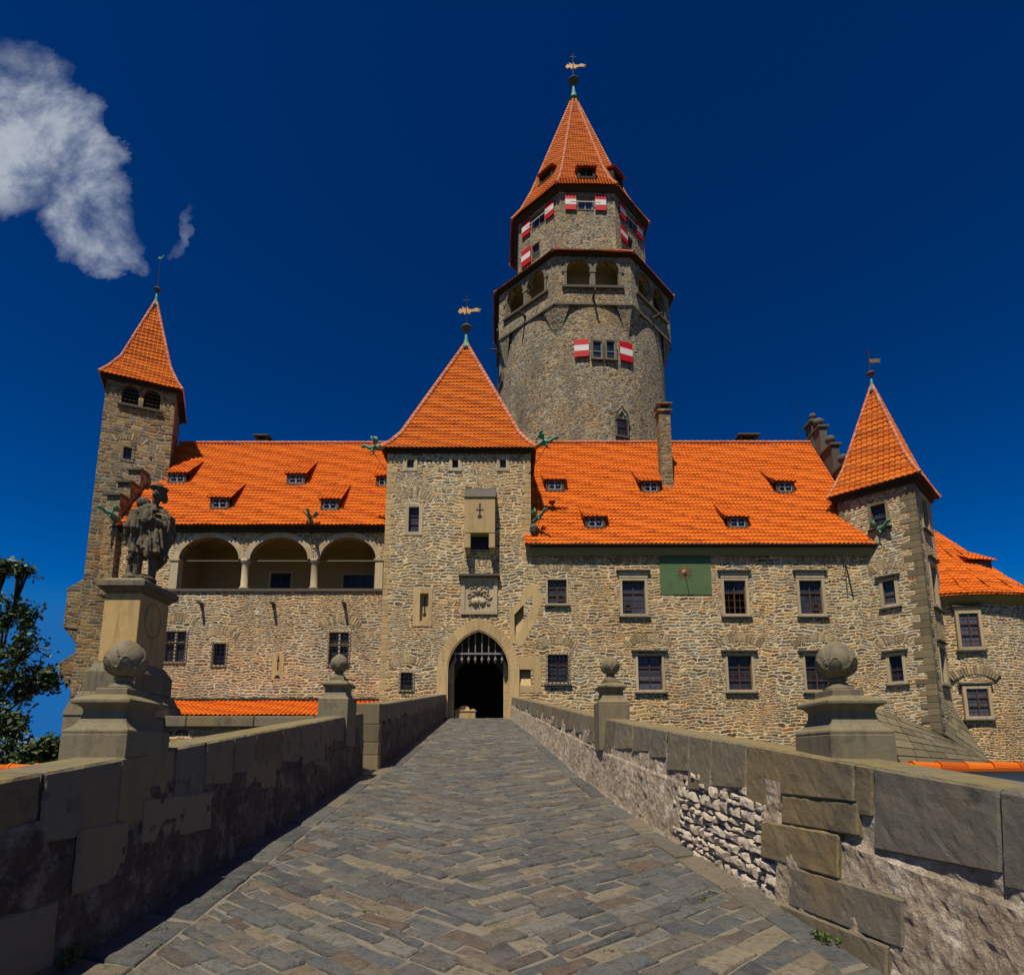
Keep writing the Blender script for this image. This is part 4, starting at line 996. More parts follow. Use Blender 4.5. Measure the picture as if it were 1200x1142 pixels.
wm = MB(); ezr = zat(650, YR); ert = zat(636, YR-.5)
wall(wm, pr, [(XR0, -7), (XR1, -7), (XR1, ert), (XR0, ert)], holes, .3)
wm.box(XR1-.4, XR1, YR+.001, YR+10, -7, ert); wm.box(XR0, XR1-.4, YR+9.7, YR+10, -7, ert)
wm.build('wall', M_WALL, rw)
c_ = MB(); c_.box(XR0, XR1+.5, YR-.22, YR+.02, ert-.55, ert-.12); c_.build('cornice', M_CORN, rw)
c_ = MB(); c_.box(XR0, XR1+.7, YR-.36, YR-.29, ert-.14, ert-.05); c_.tube([(XR0, YR-.40, ert-.05), (XR1+.75, YR-.40, ert-.05)], .07, 8); c_.build('gutter', M_FASC, rw)
# sundial
a0, a1, z0, z1 = pr.rect(773, 648, 833, 696.5); sd = MB().pbox(pr, a0, a1, z0, z1-.12, -.02, .03).build('sundial', M_GREEN, rw)
ac, zc2 = pr.pix(802, 671); sf = MB()
for i in range(24):
    t_ = 2*math.pi*i/24; r1 = .44 if i % 2 else .34; w_ = .07
    sf.ppoly(pr, [(ac+.14*math.cos(t_-w_*2), zc2+.14*math.sin(t_-w_*2)), (ac+.14*math.cos(t_+w_*2), zc2+.14*math.sin(t_+w_*2)), (ac+r1*math.cos(t_+.03), zc2+r1*math.sin(t_+.03)), (ac+r1*math.cos(t_-.03), zc2+r1*math.sin(t_-.03))], .03, .045)
sf.ball(pr.p(ac, zc2, .05), .15, .06, .15); sf.build('sun_face', M_GOLD, sd)
MB().tube([pr.p(ac, zc2, .06), pr.p(ac, zc2-.1, .55)], .018, 6).build('gnomon', M_IRON, sd)
# roof
yrr = 36.1; zrr = zat(519, yrr); y0r, z0r = YR-.42, ert-.0; mr = (zrr-z0r)/(yrr-y0r); XG = 19.15
def tile_roof(parent, xa, xb, y0, z0, y1, z1, xb_top=None, mat_=None):
    mb = MB(); xbt = xb_top if xb_top is not None else xb
    tile_facet(mb, [(xa, y0, z0), (xa, y1, z1)], [(xb, y0, z0), (xbt, y1, z1)])
    mb.add([(xa, y1, z1), (xbt, y1, z1), (xbt, 2*y1-y0, z0), (xa, 2*y1-y0, z0)], [(0, 1, 2, 3)])
    o = mb.build('roof', mat_ or M_TILE, parent, fix=False)
    rm = MB(); ridge(rm, [(xa, y1, z1+.03), (xbt, y1, z1+.03)], .13, .38); rm.build('ridge_tiles', M_RIDGE, o)
    return o
tile_roof(rw, XR0-.3, XR1-.62, y0r, z0r, yrr, zrr)
for q in ((642.5, 563, 658, 574), (754.5, 565, 770, 576), (689.5, 606, 706, 617), (912, 565, 927.5, 576), (855.5, 606.5, 873, 617.5)):
    dormer(rw, (y0r, z0r, mr), *q)
# small hipped apron where the eave wraps the turret
ap = MB(); A0 = Vector((XR1-.5, y0r, z0r)); B0 = Vector((XR1+.75, y0r, z0r)); T0 = Vector((XR1-.5, YR+1.0, z0r+1.1*mr*.65))
tile_facet(ap, [A0, A0.lerp(T0, .999)], [B0, T0+Vector((.1, 0, 0))]); ap.add([B0, B0+Vector((0, 2, 0)), T0], [(0, 1, 2)]); ap.build('apron_roof', M_TILE, rw, fix=False)
# stepped gable with stone knobs
gb_ = MB(); KN = []; steps = 4
for i in range(steps):
    k0, k1 = i/steps, (i+1)/steps; ya, yb = y0r+.9+(yrr-y0r-.9)*k0, y0r+.9+(yrr-y0r-.9)*k1+.1
    zt_ = z0r+mr*(yb-y0r)+.25
    gb_.box(XG+.05, XG+.5, ya, yb, 9, zt_); gb_.box(XG-.05, XG+.62, ya-.1, yb+.0, zt_+.003, zt_+.16)
    gb_.box(XG+.05, XG+.5, 2*yrr-yb, 2*yrr-ya, 9, zt_)
    ym = (ya+yb)/2-.1
    if i >= 1:
        kn = MB(); kn.lathe((XG+.28, ym, zt_+.16), [(.22, 0), (.12, .12), (.12, .2), (.24, .3), (.30, .48), (.24, .66), (.1, .74), (.0, .76)], 12); KN.append(kn)
pz = zrr+.3
gb_.box(XG-.02, XG+.62, yrr-.4, yrr+.4, 12, pz+.9); gb_.box(XG-.14, XG+.74, yrr-.52, yrr+.52, pz+.9, pz+1.08); gb_.box(XG-.0, XG+.6, yrr-.36, yrr+.36, pz+1.081, pz+1.2)
kn = MB(); KN.append(kn); kn.lathe((XG+.3, yrr, pz+1.2), [(.16, 0), (.1, .1), (.2, .2), (.24, .34), (.16, .5), (0, .56)], 12)
sg_ = gb_.build('stepped_gable', M_TRIMD, rw, bevel=.02); [kn.build('stone_knob', M_TRIMD, sg_, smooth=True) for kn in KN]
# chimneys
def chimney(parent, x, y, w_, d_, z0, z1, cap=.12, m_=None):
    c = MB(); c.box(x-w_/2, x+w_/2, y-d_/2, y+d_/2, z0, z1-.55); c.box(x-w_/2-.1, x+w_/2+.1, y-d_/2-.1, y+d_/2+.1, z1-.55, z1-.45)
    for sx_ in (-1, 1): c.box(x+sx_*(w_/2-.06)-.06, x+sx_*(w_/2-.06)+.06, y-d_/2, y+d_/2, z1-.45, z1-.1)
    c.box(x-w_/2+.12, x+w_/2-.12, y-d_/2, y-d_/2+.1, z1-.45, z1-.32); c.box(x-w_/2+.12, x+w_/2-.12, y+.05, y+d_/2, z1-.45, z1-.1)
    c.box(x-w_/2-cap, x+w_/2+cap, y-d_/2-cap, y+d_/2+cap, z1-.1, z1)
    c.lathe((x, y, z1), [(w_*.62, 0), (w_*.3, .18), (.04, .24)], 4, R(45))
    return c.build('chimney', m_ or M_TOWER, parent, bevel=.012)
d = ray(783, 573); k = (z0r-mr*y0r)/(d.z-mr*d.y); pcm = d*k
chimney(rw, pcm.x-.0, pcm.y+.4, .68, .68, pcm.z-.6, zat(476, pcm.y+.4))
for u, wd in ((877, .9),):
    q = P(u, 517, yrr+.4); chimney(rw, q.x, yrr+.7, 1.0, .7, q.z-1.5, q.z+.45, .2, M_TRIMD)
q = P(937, 515, yrr); MB().tube([q, q+Z*2.7], .018, 5).build('lightning_rod', M_IRON, rw)
dragon(rw, (XR1-.45, y0r+.35, z0r+.55), (.25, -1, .15), .95)
# dragon on the corner of gate tower and wing, with its corbel
q = P(628, 606, YG-.3); dragon(rw, q+Vector((-.1, .35, -.15)), (.62, -.75, .25), .8)
MB().lathe((q.x-.1, YR-.1, q.z-1.0), [(.04, 0), (.18, .25), (.24, .5), (.12, .7)], 10).build('corbel', M_TRIMD, rw)
MB().tube([P(990, 655, YR-.05), P(1000, 700, YR-.05)], .03, 5).tube([P(988, 648, YR-.25), P(993, 668, YR-.6), P(990, 655, YR)], .025, 5).build('dragon_shadow_bar', M_IRON, rw)  # long dark bar stands in for the dragon's cast shadow; short hook is a bracket

# ------------------------------------------------------------------ LEFT WING
YL = 33.0; plw = Plane((0, YL), (1, 0)); XL0, XL1 = -22.6, x0+.1
lwg = thing('castle_wing', 'left wing with open loggia of three arches under an orange roof', 'building', (-14, YL, 0), 'castle wings beside the gate tower')
holes = []
holes.append(window(lwg, plw, plw.rect(193, 740, 217, 775), 2, (), sw=.13, sill=0, stone_cross=True, grille=True))
holes.append(window(lwg, plw, plw.rect(250, 754, 264, 779), 1, (.6,), sw=.13, sill=0, grille=True))
holes.append(window(lwg, plw, plw.rect(386, 741, 408, 779), 2, (), sw=.13, sill=0, stone_cross=True, grille=True))
# loggia arches
zsl = zat(690, YL); zsp = zat(655, YL); ao = []
am_ = MB(); cm_ = MB(); arcs = []
for u0, u1 in ((208.5, 279), (292, 360), (374.5, 440)):
    a0, a1 = plw.pix(u0, 670)[0], plw.pix(u1, 670)[0]; ac = (a0+a1)/2; hw = (a1-a0)/2
    zt_ = zat(629.5, YL)
    lp = arch_loop(ac, hw, zsl, zsp, zt_, 12) if False else [(ac-hw, zsl), (ac+hw, zsl)]+[(ac+hw*math.cos(math.pi*i/20), zsp+(zt_-zsp)*math.sin(math.pi*i/20)) for i in range(21)]
    lo2 = [(ac-hw-.32, zsl), (ac+hw+.32, zsl)]+[(ac+(hw+.32)*math.cos(math.pi*i/20), zsp+(zt_-zsp+.30)*math.sin(math.pi*i/20)) for i in range(21)]
    ao.append((ac, hw)); arcs.append(lp[2:])
    ring(am_, plw, lp[2:]+lp[:2], lo2[2:]+lo2[:2], -.05, .06+.002*len(ao), 3) if False else None
    for i in range(20):
        if i % 3 == 0: r_ = random.random()
        A, B, C, D = lp[2+i], lp[3+i], lo2[3+i], lo2[2+i]
        am_.hexa([plw.p(*A, -.4), plw.p(*B, -.4), plw.p(*C, -.02), plw.p(*D, -.02), plw.p(*A, .06+.003*len(ao)), plw.p(*B, .06+.003*len(ao)), plw.p(*C, .06+.003*len(ao)), plw.p(*D, .06+.003*len(ao))], r_)
big = [(ao[0][0]-ao[0][1], zsl), (ao[2][0]+ao[2][1], zsl)]
for l in reversed(arcs): big += l
holes.append(big)
arc = am_.build('loggia_arches', M_TRIM, lwg)
for j in range(2):
    xa = (ao[j][0]+ao[j][1]+ao[j+1][0]-ao[j+1][1])/2
    MB().lathe((xa, YL+.18, zsl), [(.26, 0), (.26, .12), (.19, .18), (.185, zsp-zsl-.3), (.20, zsp-zsl-.25), (.28, zsp-zsl-.12), (.30, zsp-zsl)], 16).build('column', M_TRIM, lwg, smooth=True)
for xa in (ao[0][0]-ao[0][1]-.2, ao[2][0]+ao[2][1]+.2):
    cm_ = MB(); cm_.box(xa-.22, xa+.22, YL-.07, YL+.4, zsl, zsp-.12); cm_.box(xa-.28, xa+.28, YL-.12, YL+.4, zsp-.119, zsp+.02); cm_.build('pilaster', M_TRIM, lwg, bevel=.01)
MB().box(XL0+2.5, XL1, YL-.10, YL+.35, zsl-.14, zsl-.0).build('loggia_sill', M_TRIMD, lwg)
MB().tube([(XL0+3, YL+.25, zsp-.02), (XL1, YL+.25, zsp-.02)], .02, 5).build('tie_rod', M_IRONL, lwg)
ert_l = zat(615, YL-.4)
yb_ = YL+3.2; rm_ = MB(); xa, xb = ao[0][0]-ao[0][1]-.4, ao[2][0]+ao[2][1]+.4
rm_.box(xa, xb, yb_, yb_+.2, zsl-1, ert_l); rm_.box(xa-.2, xa, YL+.4, yb_, zsl-1, ert_l); rm_.box(xb, xb+.2, YL+.4, yb_, zsl-1, ert_l); rm_.box(xa, xb, YL+.4, yb_, ert_l-.15, ert_l); rm_.box(xa, xb, YL+.4, yb_, zsl-1.2, zsl-1)
rm_.build('loggia_room', M_PLAST, lwg)
pb_ = Plane((0, yb_), (1, 0))
for q in ((318, 672, 341, 689), (403, 674, 437, 689)):
    window(lwg, pb_, pb_.rect(*q), 3 if q[0] > 400 else 2, (), sw=.15, sill=0, rel=False, bars=False, recess=-.04, proud=.06)
wm = MB(); XT = XL0
wall(wm, plw, [(XL0, -7), (XL1, -7), (XL1, ert_l), (XL0, ert_l)], holes, .4)
wm.box(XL0, XL0+.4, YL+.001, YL+9.6, -7, ert_l); wm.box(XL0+.4, XL1, YL+9.3, YL+9.6, -7, ert_l)
wm.build('wall', M_WALL2, lwg)
c_ = MB(); c_.box(XL0, XL1, YL-.26, YL+.02, ert_l-.30, ert_l-.1); c_.box(XL0, XL1, YL-.36, YL-.0, ert_l-.099, ert_l-.0); c_.build('cornice', M_FASC, lwg)
for u in (237, 321, 404): spout(lwg, P(u, 707, YL), (0, -1, -.1), .55)
for q in ((352.0, 612),): pass
yrl = 38.0; zrl = zat(519.5, yrl); y0l, z0l = YL-.45, ert_l+.02; ml = (zrl-z0l)/(yrl-y0l)
tile_roof(lwg, XL0+.4, XL1+.1, y0l, z0l, yrl, zrl)
for q in ((200, 555, 216, 565), (249.5, 584, 266, 595), (339, 556, 355, 566.5), (379, 586, 394.5, 596.5), (444, 559, 458, 568.5)):
    dormer(lwg, (y0l, z0l, ml), *q)
q = P(307, 518, yrl+.5); chimney(lwg, q.x, yrl+.7, .75, .7, q.z-1.5, q.z+.45, .15, M_TRIMD)
dragon(lwg, P(364, 611, YL-.6)+Vector((0, .3, 0)), (0, -1, .25), .8)
# arrow slit
a0, a1, z0, z1 = plw.rect(322, 768, 330, 785); so = MB().pbox(plw, a0-.12, a1+.12, z0-.55, z1+.1, -.04, .02).build('arrow_slit', M_GATE, lwg); am = (a0+a1)/2
MB().pbox(plw, am-.035, am+.035, z0, z1, .02, .026).pbox(plw, am-.10, am+.10, (z0+z1)/2+.1, (z0+z1)/2+.16, .02, .0255).ppoly(plw, [(am-.18, z0-.45), (am+.18, z0-.45), (am+.08, z0-.28), (am-.08, z0-.28)], .02, .027).build('slit_opening', M_IRON, so)
# stepped gable at the left end
gb_ = MB(); steps = 5; cp_ = MB()
for i in range(steps):
    k0, k1 = i/steps, (i+1)/steps; ya, yb = y0l+.1+4.0*k0, y0l+.1+4.0*k1+.06
    zt_ = z0l+ml*(yb-y0l)+.35
    gb_.box(XL0-.35, XL0+.42, ya, yb, 9, zt_); cp_.box(XL0-.42, XL0+.5, ya-.14, yb-.1, zt_+.002, zt_+.16)
sg_ = gb_.build('stepped_gable', M_TOWER, lwg, bevel=.02); cp_.build('step_slabs', M_TRIMD, sg_, bevel=.015)
dragon(lwg, P(140, 608, YL-.2), (-.5, -1, .05), .95); MB().tube([P(150, 618, YL-.1), P(156, 655, YL-.12)], .05, 5).build('dragon_shadow_bar', M_IRON, lwg)  # dark bar on the wall drawn as the shadow this dragon casts
# lean-to roof in front of the left wing
lt = thing('lean_to', 'long low lean-to building with orange tile roof below the loggia wall', 'building', (-15, 31.5, 2))
tr = MB(); za1, za0 = zat(820, YL-.02), zat(838, 31.0)
tile_facet(tr, [(-20, 30.6, za0), (-20, YL-.02, za1)], [(x0-.2, 30.6, za0), (x0-.2, YL-.02, za1)])
tro = tr.build('roof', M_TILE, lt, fix=False); MB().box(-20, x0-.2, YL-.25, YL, za1-.02, za1+.09).build('flashing', M_FASC, tro)
MB().box(-20, x0-.2, 30.9, YL-.01, -7, za0-.02).build('wall', M_WALL2, lt)

# ------------------------------------------------------------------ LEFT SLIM TOWER
def square_tower(c, rot, half):            # returns planes for the four faces (front first)
    pls = []
    for k in range(4):
        a = rot + k*math.pi/2; t_ = Vector((math.cos(a), math.sin(a), 0)); n_ = Vector((t_.y, -t_.x, 0))
        pls.append(Plane((c[0]+n_.x*half, c[1]+n_.y*half), (t_.x, t_.y)))
    return pls
st = thing('stair_tower', 'slim square stone tower with twin louvred openings at the left end', 'tower', (-23.7, 36.3, 0))
SC = (-23.7, 36.3); SR = R(25); SH = 1.86; pls = square_tower(SC, SR, SH)
zet = P(121, 435, 33.6).z
holes = []
f0 = pls[0]
ac, zc3 = f0.pix(165.5, 468); z0, z1 = zc3-.55, zc3+.35; op = MB()
for sg in (-1, 1):
    a = ac+sg*.58
    holes.append([(a-.45, z0), (a+.45, z0)]+[(a+.45*math.cos(math.pi*i/8), z1+.45*math.sin(math.pi*i/8)) for i in range(9)])
op.pbox(f0, ac-.13, ac+.13, z0, z1+.1, -.25, .05)
for sg in (-1, 1):
    for i in range(10):
        t0, t1 = math.pi*i/10, math.pi*(i+1)/10; a = ac+sg*.58
        op.ppoly(f0, [(a+.45*math.cos(t0), z1+.45*math.sin(t0)), (a+.62*math.cos(t0), z1+.6*math.sin(t0)), (a+.62*math.cos(t1), z1+.6*math.sin(t1)), (a+.45*math.cos(t1), z1+.45*math.sin(t1))], -.03, .05+.002*sg)
oo = op.build('window', M_TOWER, st); MB().pbox(f0, ac-1.2, ac+1.2, z0-.1, z0, -.05, .16).build('sill', M_TRIMD, oo)
lv = MB()
for i in range(5): zz = z0+.12+i*.25; lv.hexa([f0.p(ac-1.0, zz, -.05), f0.p(ac+1.0, zz, -.05), f0.p(ac+1.0, zz+.1, -.25), f0.p(ac-1.0, zz+.1, -.25), f0.p(ac-1.0, zz+.04, -.05), f0.p(ac+1.0, zz+.04, -.05), f0.p(ac+1.0, zz+.14, -.25), f0.p(ac-1.0, zz+.14, -.25)])
lv.build('louvres', M_TRIMD, oo); MB().pbox(f0, ac-1.2, ac+1.2, z0-.1, z1+.7, -.42, -.38).build('dark_interior', M_DARKIN, oo)
holes.append(window(st, f0, f0.rect(144.5, 524, 154.5, 538), 1, (.5,), sw=.14, sill=0, rel=True, bars=False, trim=M_TOWER))
wm = MB(); wall(wm, f0, [(-SH, -8), (SH, -8), (SH, zet), (-SH, zet)], holes, .38)
for pl in pls[1:]: wall(wm, pl, [(-SH, -8), (SH, -8), (SH, zet), (-SH, zet)], [], .3)
wm.build('wall', M_TOWER, st)
pyramid_roof(st, M_TILE2, SC[0], SC[1], 4, SR+R(45), [(2.22*rt2, zet-.12), (1.85*rt2, zet+.55), (1.35*rt2, zet+1.7), (.04*rt2, P(178, 354, 36.3).z)], ridge_r=.09)
cn = MB()
for h_, za, zb in ((SH+.13, zet-.35, zet-.17), (SH+.27, zet-.168, zet-.1)):
    cs = [pls[k].p(-h_, 0, h_-SH) for k in range(4)]; cn.hexa([c+Z*za for c in cs]+[c+Z*zb for c in cs])
cn.build('cornice', M_FASC, st)
finial(st, SC, P(178, 354, 36.3).z-.1, .9, .2, 2.3, 'hook', .8)
# corbelled bays on its left flank
for (ut, vt, vb, w_) in ((88, 683, 745, 1.0), (78, 770, 800, .8)):
    lf = pls[3]; zt_, zb_2 = P(ut, vt, 34.5).z, P(ut, vb, 34.5).z
    b_ = MB(); b_.pbox(lf, -w_-.2, w_*.6, zb_2+.5, zt_-.5, 0, .95); b_.hexa([lf.p(-w_-.2, zt_-.5, .98), lf.p(w_*.6, zt_-.5, .98), lf.p(w_*.6, zt_-.5, 0), lf.p(-w_-.2, zt_-.5, 0), lf.p(-w_-.2, zt_-.3, .98), lf.p(w_*.6, zt_-.3, .98), lf.p(w_*.6, zt_+.6, 0), lf.p(-w_-.2, zt_+.6, 0)])
    for a in (-w_, w_*.4): b_.hexa([lf.p(a-.15, zb_2-.3, .3), lf.p(a+.15, zb_2-.3, .3), lf.p(a+.15, zb_2-.3, 0), lf.p(a-.15, zb_2-.3, 0), lf.p(a-.15, zb_2+.5, .9), lf.p(a+.15, zb_2+.5, .9), lf.p(a+.15, zb_2+.5, 0), lf.p(a-.15, zb_2+.5, 0)])
    b_.build('corbelled_bay', M_TOWER, st, bevel=.02)

# ------------------------------------------------------------------ RIGHT TURRET
tcor = P(1070, 562, 29.25); AL = R(-46)     # left visible face direction, going right towards the corner
tt = Vector((math.cos(AL), math.sin(AL), 0)); tn = Vector((tt.y, -tt.x, 0)); TS = 3.6
tc_ = tcor - tt*TS/2 - tn*TS/2; TC = (tc_.x, tc_.y)
ct = thing('corner_turret', 'square corner turret with orange pyramid roof and gilt flag at the right end', 'tower', (TC[0], TC[1], 0))
pls = square_tower(TC, AL, TS/2); zeT = tcor.z
fL, fR = pls[0], pls[1]
hl, hr = [], []
hl.append(window(ct, fL, fL.rect(1021, 591, 1038, 616), 1, (.4,), sw=.14, rel=True, trim=M_QUOIN))
hl.append(window(ct, fL, fL.rect(1035, 680, 1049, 708), 1, (.4,), sw=.16, rel=True, hood=(.14, .14)))
hl.append(window(ct, fL, fL.rect(1043, 768, 1058, 798), 1, (.45,), sw=.16, rel=True, hood=(.14, .14)))
hr.append(window(ct, fR, fR.rect(1081, 586, 1086.5, 616), 1, (.4,), sw=.2, rel=False))
hr.append(window(ct, fR, fR.rect(1092.5, 665, 1098, 706), 1, (.4,), sw=.25, rel=False, hood=(.14, .14)))
hr.append(window(ct, fR, fR.rect(1102.5, 760, 1108, 798), 1, (.4,), sw=.2, rel=False, hood=(.14, .14)))
wm = MB(); h2 = TS/2
wall(wm, fL, [(-h2, -8), (h2, -8), (h2, zeT), (-h2, zeT)], hl, .3); wall(wm, fR, [(-h2, -8), (h2, -8), (h2, zeT), (-h2, zeT)], hr, .3)
for pl in pls[2:]: wall(wm, pl, [(-h2, -8), (h2, -8), (h2, zeT), (-h2, zeT)], [], .3)
wm.build('wall', M_TOWER if False else M_WALL2, ct)
corner = fL.p(h2, 0, 0); quoins(ct, corner.x, corner.y, [(-tt.x, -tt.y), (fR.t.x, fR.t.y)], 0, zeT-.1, .34, (.4, .75))
lc = fL.p(-h2, 0, 0); quoins(ct, lc.x, lc.y, [(tt.x, tt.y), (-fL.n.x, -fL.n.y)], 12.3, zeT-.1, .34, (.35, .6))
cn = MB()
for h_, za, zb in ((h2+.14, zeT-.16, zeT+.08), (h2+.34, zeT+.082, zeT+.2)):
    cs = [pls[k].p(-h_, 0, h_-h2) for k in range(4)]; cn.hexa([c+Z*za for c in cs]+[c+Z*zb for c in cs])
cn.build('cornice', M_FASC, ct)
zaT = P(1022, 453, TC[1]).z
pyramid_roof(ct, M_TILE2, TC[0], TC[1], 4, AL+R(45), [((h2+.38)*rt2, zeT+.18), ((h2+.1)*rt2, zeT+.75), ((h2-.35)*rt2, zeT+1.9), (.04*rt2, zaT)], tw=.27, th=.32, ridge_r=.09)
finial(ct, TC, zaT-.1, .75, .2, 1.5, 'flag', .8)
# sloped stone base of the turret
A = P(1021, 826, 30.98); B_ = P(1107, 861, 29.0); C_ = P(1162, 897, 28.3); D_ = P(1058, 897, 28.0); E_ = P(1117, 829, 31.2)
ts = MB(); dn = Vector((0, 0, -8))
def slabs(a, b, c, d, rows, n0):           # a-b upper edge, d-c lower edge
    for i in range(rows):
        k0, k1 = i/rows, (i+1)/rows-.015; p0, p1, q0, q1 = a.lerp(d, k0), b.lerp(c, k0), a.lerp(d, k1), b.lerp(c, k1)
        u = 0
        while u < 1:
            w_ = random.uniform(.12, .3); u1 = min(1, u+w_-.008); nn = (p1-p0).cross(q0-p0).normalized(); nn = nn if nn.z > 0 else -nn
            q = [p0.lerp(p1, u), p0.lerp(p1, u1), q0.lerp(q1, u1), q0.lerp(q1, u)]; hgt = random.uniform(.0, .02)
            ts.hexa([v-nn*.1 for v in q]+[v+nn*hgt for v in q]); u += w_
slabs(A, B_, C_, D_, 7, 0); slabs(E_, E_+Vector((.05, 0, 0)), C_, B_, 6, 0)
to_ = ts.build('sloped_base', M_SLAB, ct, bevel=.01)
u_ = MB(); nn = Vector((0, .35, -.35))
u_.add([A+nn, B_+nn, C_+nn, D_+nn, E_+nn, A+dn, B_+dn, C_+dn, D_+dn, E_+dn], [(0, 1, 2, 3), (1, 4, 2), (3, 2, 7, 8), (0, 3, 8, 5), (2, 4, 9, 7)]); u_.build('base_core', M_WALL2, ct)

# ------------------------------------------------------------------ ROUND BASTION (far right)
bs = thing('round_bastion', 'round stone bastion with conical orange roof behind the turret at right edge', 'building', (25.2, 37.4, 0))
BC = (25.2, 37.4); BR = 6.2; zbe = zat(697, 31.2)
MB().lathe((*BC, 0), [(BR, -8), (BR, zbe+.1)], 96).build('wall', M_WALL2, bs, smooth=False)
MB().lathe((*BC, 0), [(BR+.02, zbe-.5), (BR+.28, zbe-.15), (BR+.4, zbe+.06), (BR+.1, zbe+.1)], 96).build('cornice', M_CORN, bs, smooth=True)
rf = MB(); nb = 28; prof = [(BR+.5, zbe+.05), (BR-.1, zbe+.55), (BR-1.2, zbe+1.7), (.1, zat(597, BC[1]))]
for j in range(nb):
    a0, a1 = 2*math.pi*j/nb+.02, 2*math.pi*(j+1)/nb+.02
    if math.sin((a0+a1)/2) > .5: continue
    tile_facet(rf, [Vector((BC[0]+math.cos(a0)*r, BC[1]+math.sin(a0)*r, z)) for r, z in prof], [Vector((BC[0]+math.cos(a1)*r, BC[1]+math.sin(a1)*r, z)) for r, z in prof])
rf.lathe((*BC, -.1), prof, 40); rf.build('roof', M_TILE, bs, fix=False)
for q in ((1124, 719, 1147, 758, .30), (1132.5, 807, 1158, 839, .16)):
    u = (q[0]+q[2])/2; X_ = P(u, q[1], 31.4).x; ang = math.asin(max(-1, min(1, (X_-BC[0])/BR)))
    pl = Plane((BC[0]+math.sin(ang)*(BR+.02), BC[1]-math.cos(ang)*(BR+.02)), (math.cos(ang), math.sin(ang)))
    window(bs, pl, pl.rect(*q[:4]), 2, (.36, .68), sw=.16, hood=(q[4], .14), recess=-.02, proud=.12, rel=True)
dq = MB(); q0 = P(1140, 672, 33.5); dq.box(q0.x-.35, q0.x+.9, 33.2, 33.4, q0.z-.05, q0.z+.75); dq.box(q0.x-.35, q0.x-.3, 33.3, 36, q0.z-.05, q0.z+.75)
do = dq.build('dormer', M_WOOD, bs); MB().box(q0.x-.05, q0.x+.6, 33.15, 33.199, q0.z+.1, q0.z+.6).build('pane', M_GLASS, do)
rf = MB(); tile_facet(rf, [(q0.x-.7, 32.9, q0.z+.72), (q0.x-.9, 36.2, q0.z+2.6)], [(q0.x+1.1, 33.0, q0.z+.66), (q0.x+.9, 36.2, q0.z+2.6)]); rf.build('dormer_roof', M_TILE, do, fix=False)

# ------------------------------------------------------------------ KEEP
KC = Vector((5.95, 47.0, 0)); kp = thing('round_keep', 'tall round stone keep with octagonal arcaded gallery and red and white shutters', 'tower', (KC.x, KC.y, 0))
KR = 6.9; ORR = 7.5; zg_e = zat(297, KC.y-ORR*.924-.3); zg_sill = zat(337, KC.y-ORR*.924); zg_b = zat(357, KC.y-ORR*.924)
ROT = R(22.5)+R(1.5)
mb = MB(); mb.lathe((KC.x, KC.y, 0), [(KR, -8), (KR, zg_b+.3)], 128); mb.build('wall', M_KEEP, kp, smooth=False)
def oct_pls(Rr, n_=8):
    out_ = []
    for k in range(n_):
        a = -math.pi/2 + ROT - R(22.5) + k*2*math.pi/n_; nn = Vector((math.cos(a), math.sin(a), 0)); ap_ = Rr*math.cos(math.pi/n_)
        out_.append(Plane((KC.x+nn.x*ap_, KC.y+nn.y*ap_), (-nn.y, nn.x)))
    return out_
gp = oct_pls(ORR); hw8 = ORR*math.sin(math.pi/8)
wm = MB(); tr_ = MB(); sl_ = MB()
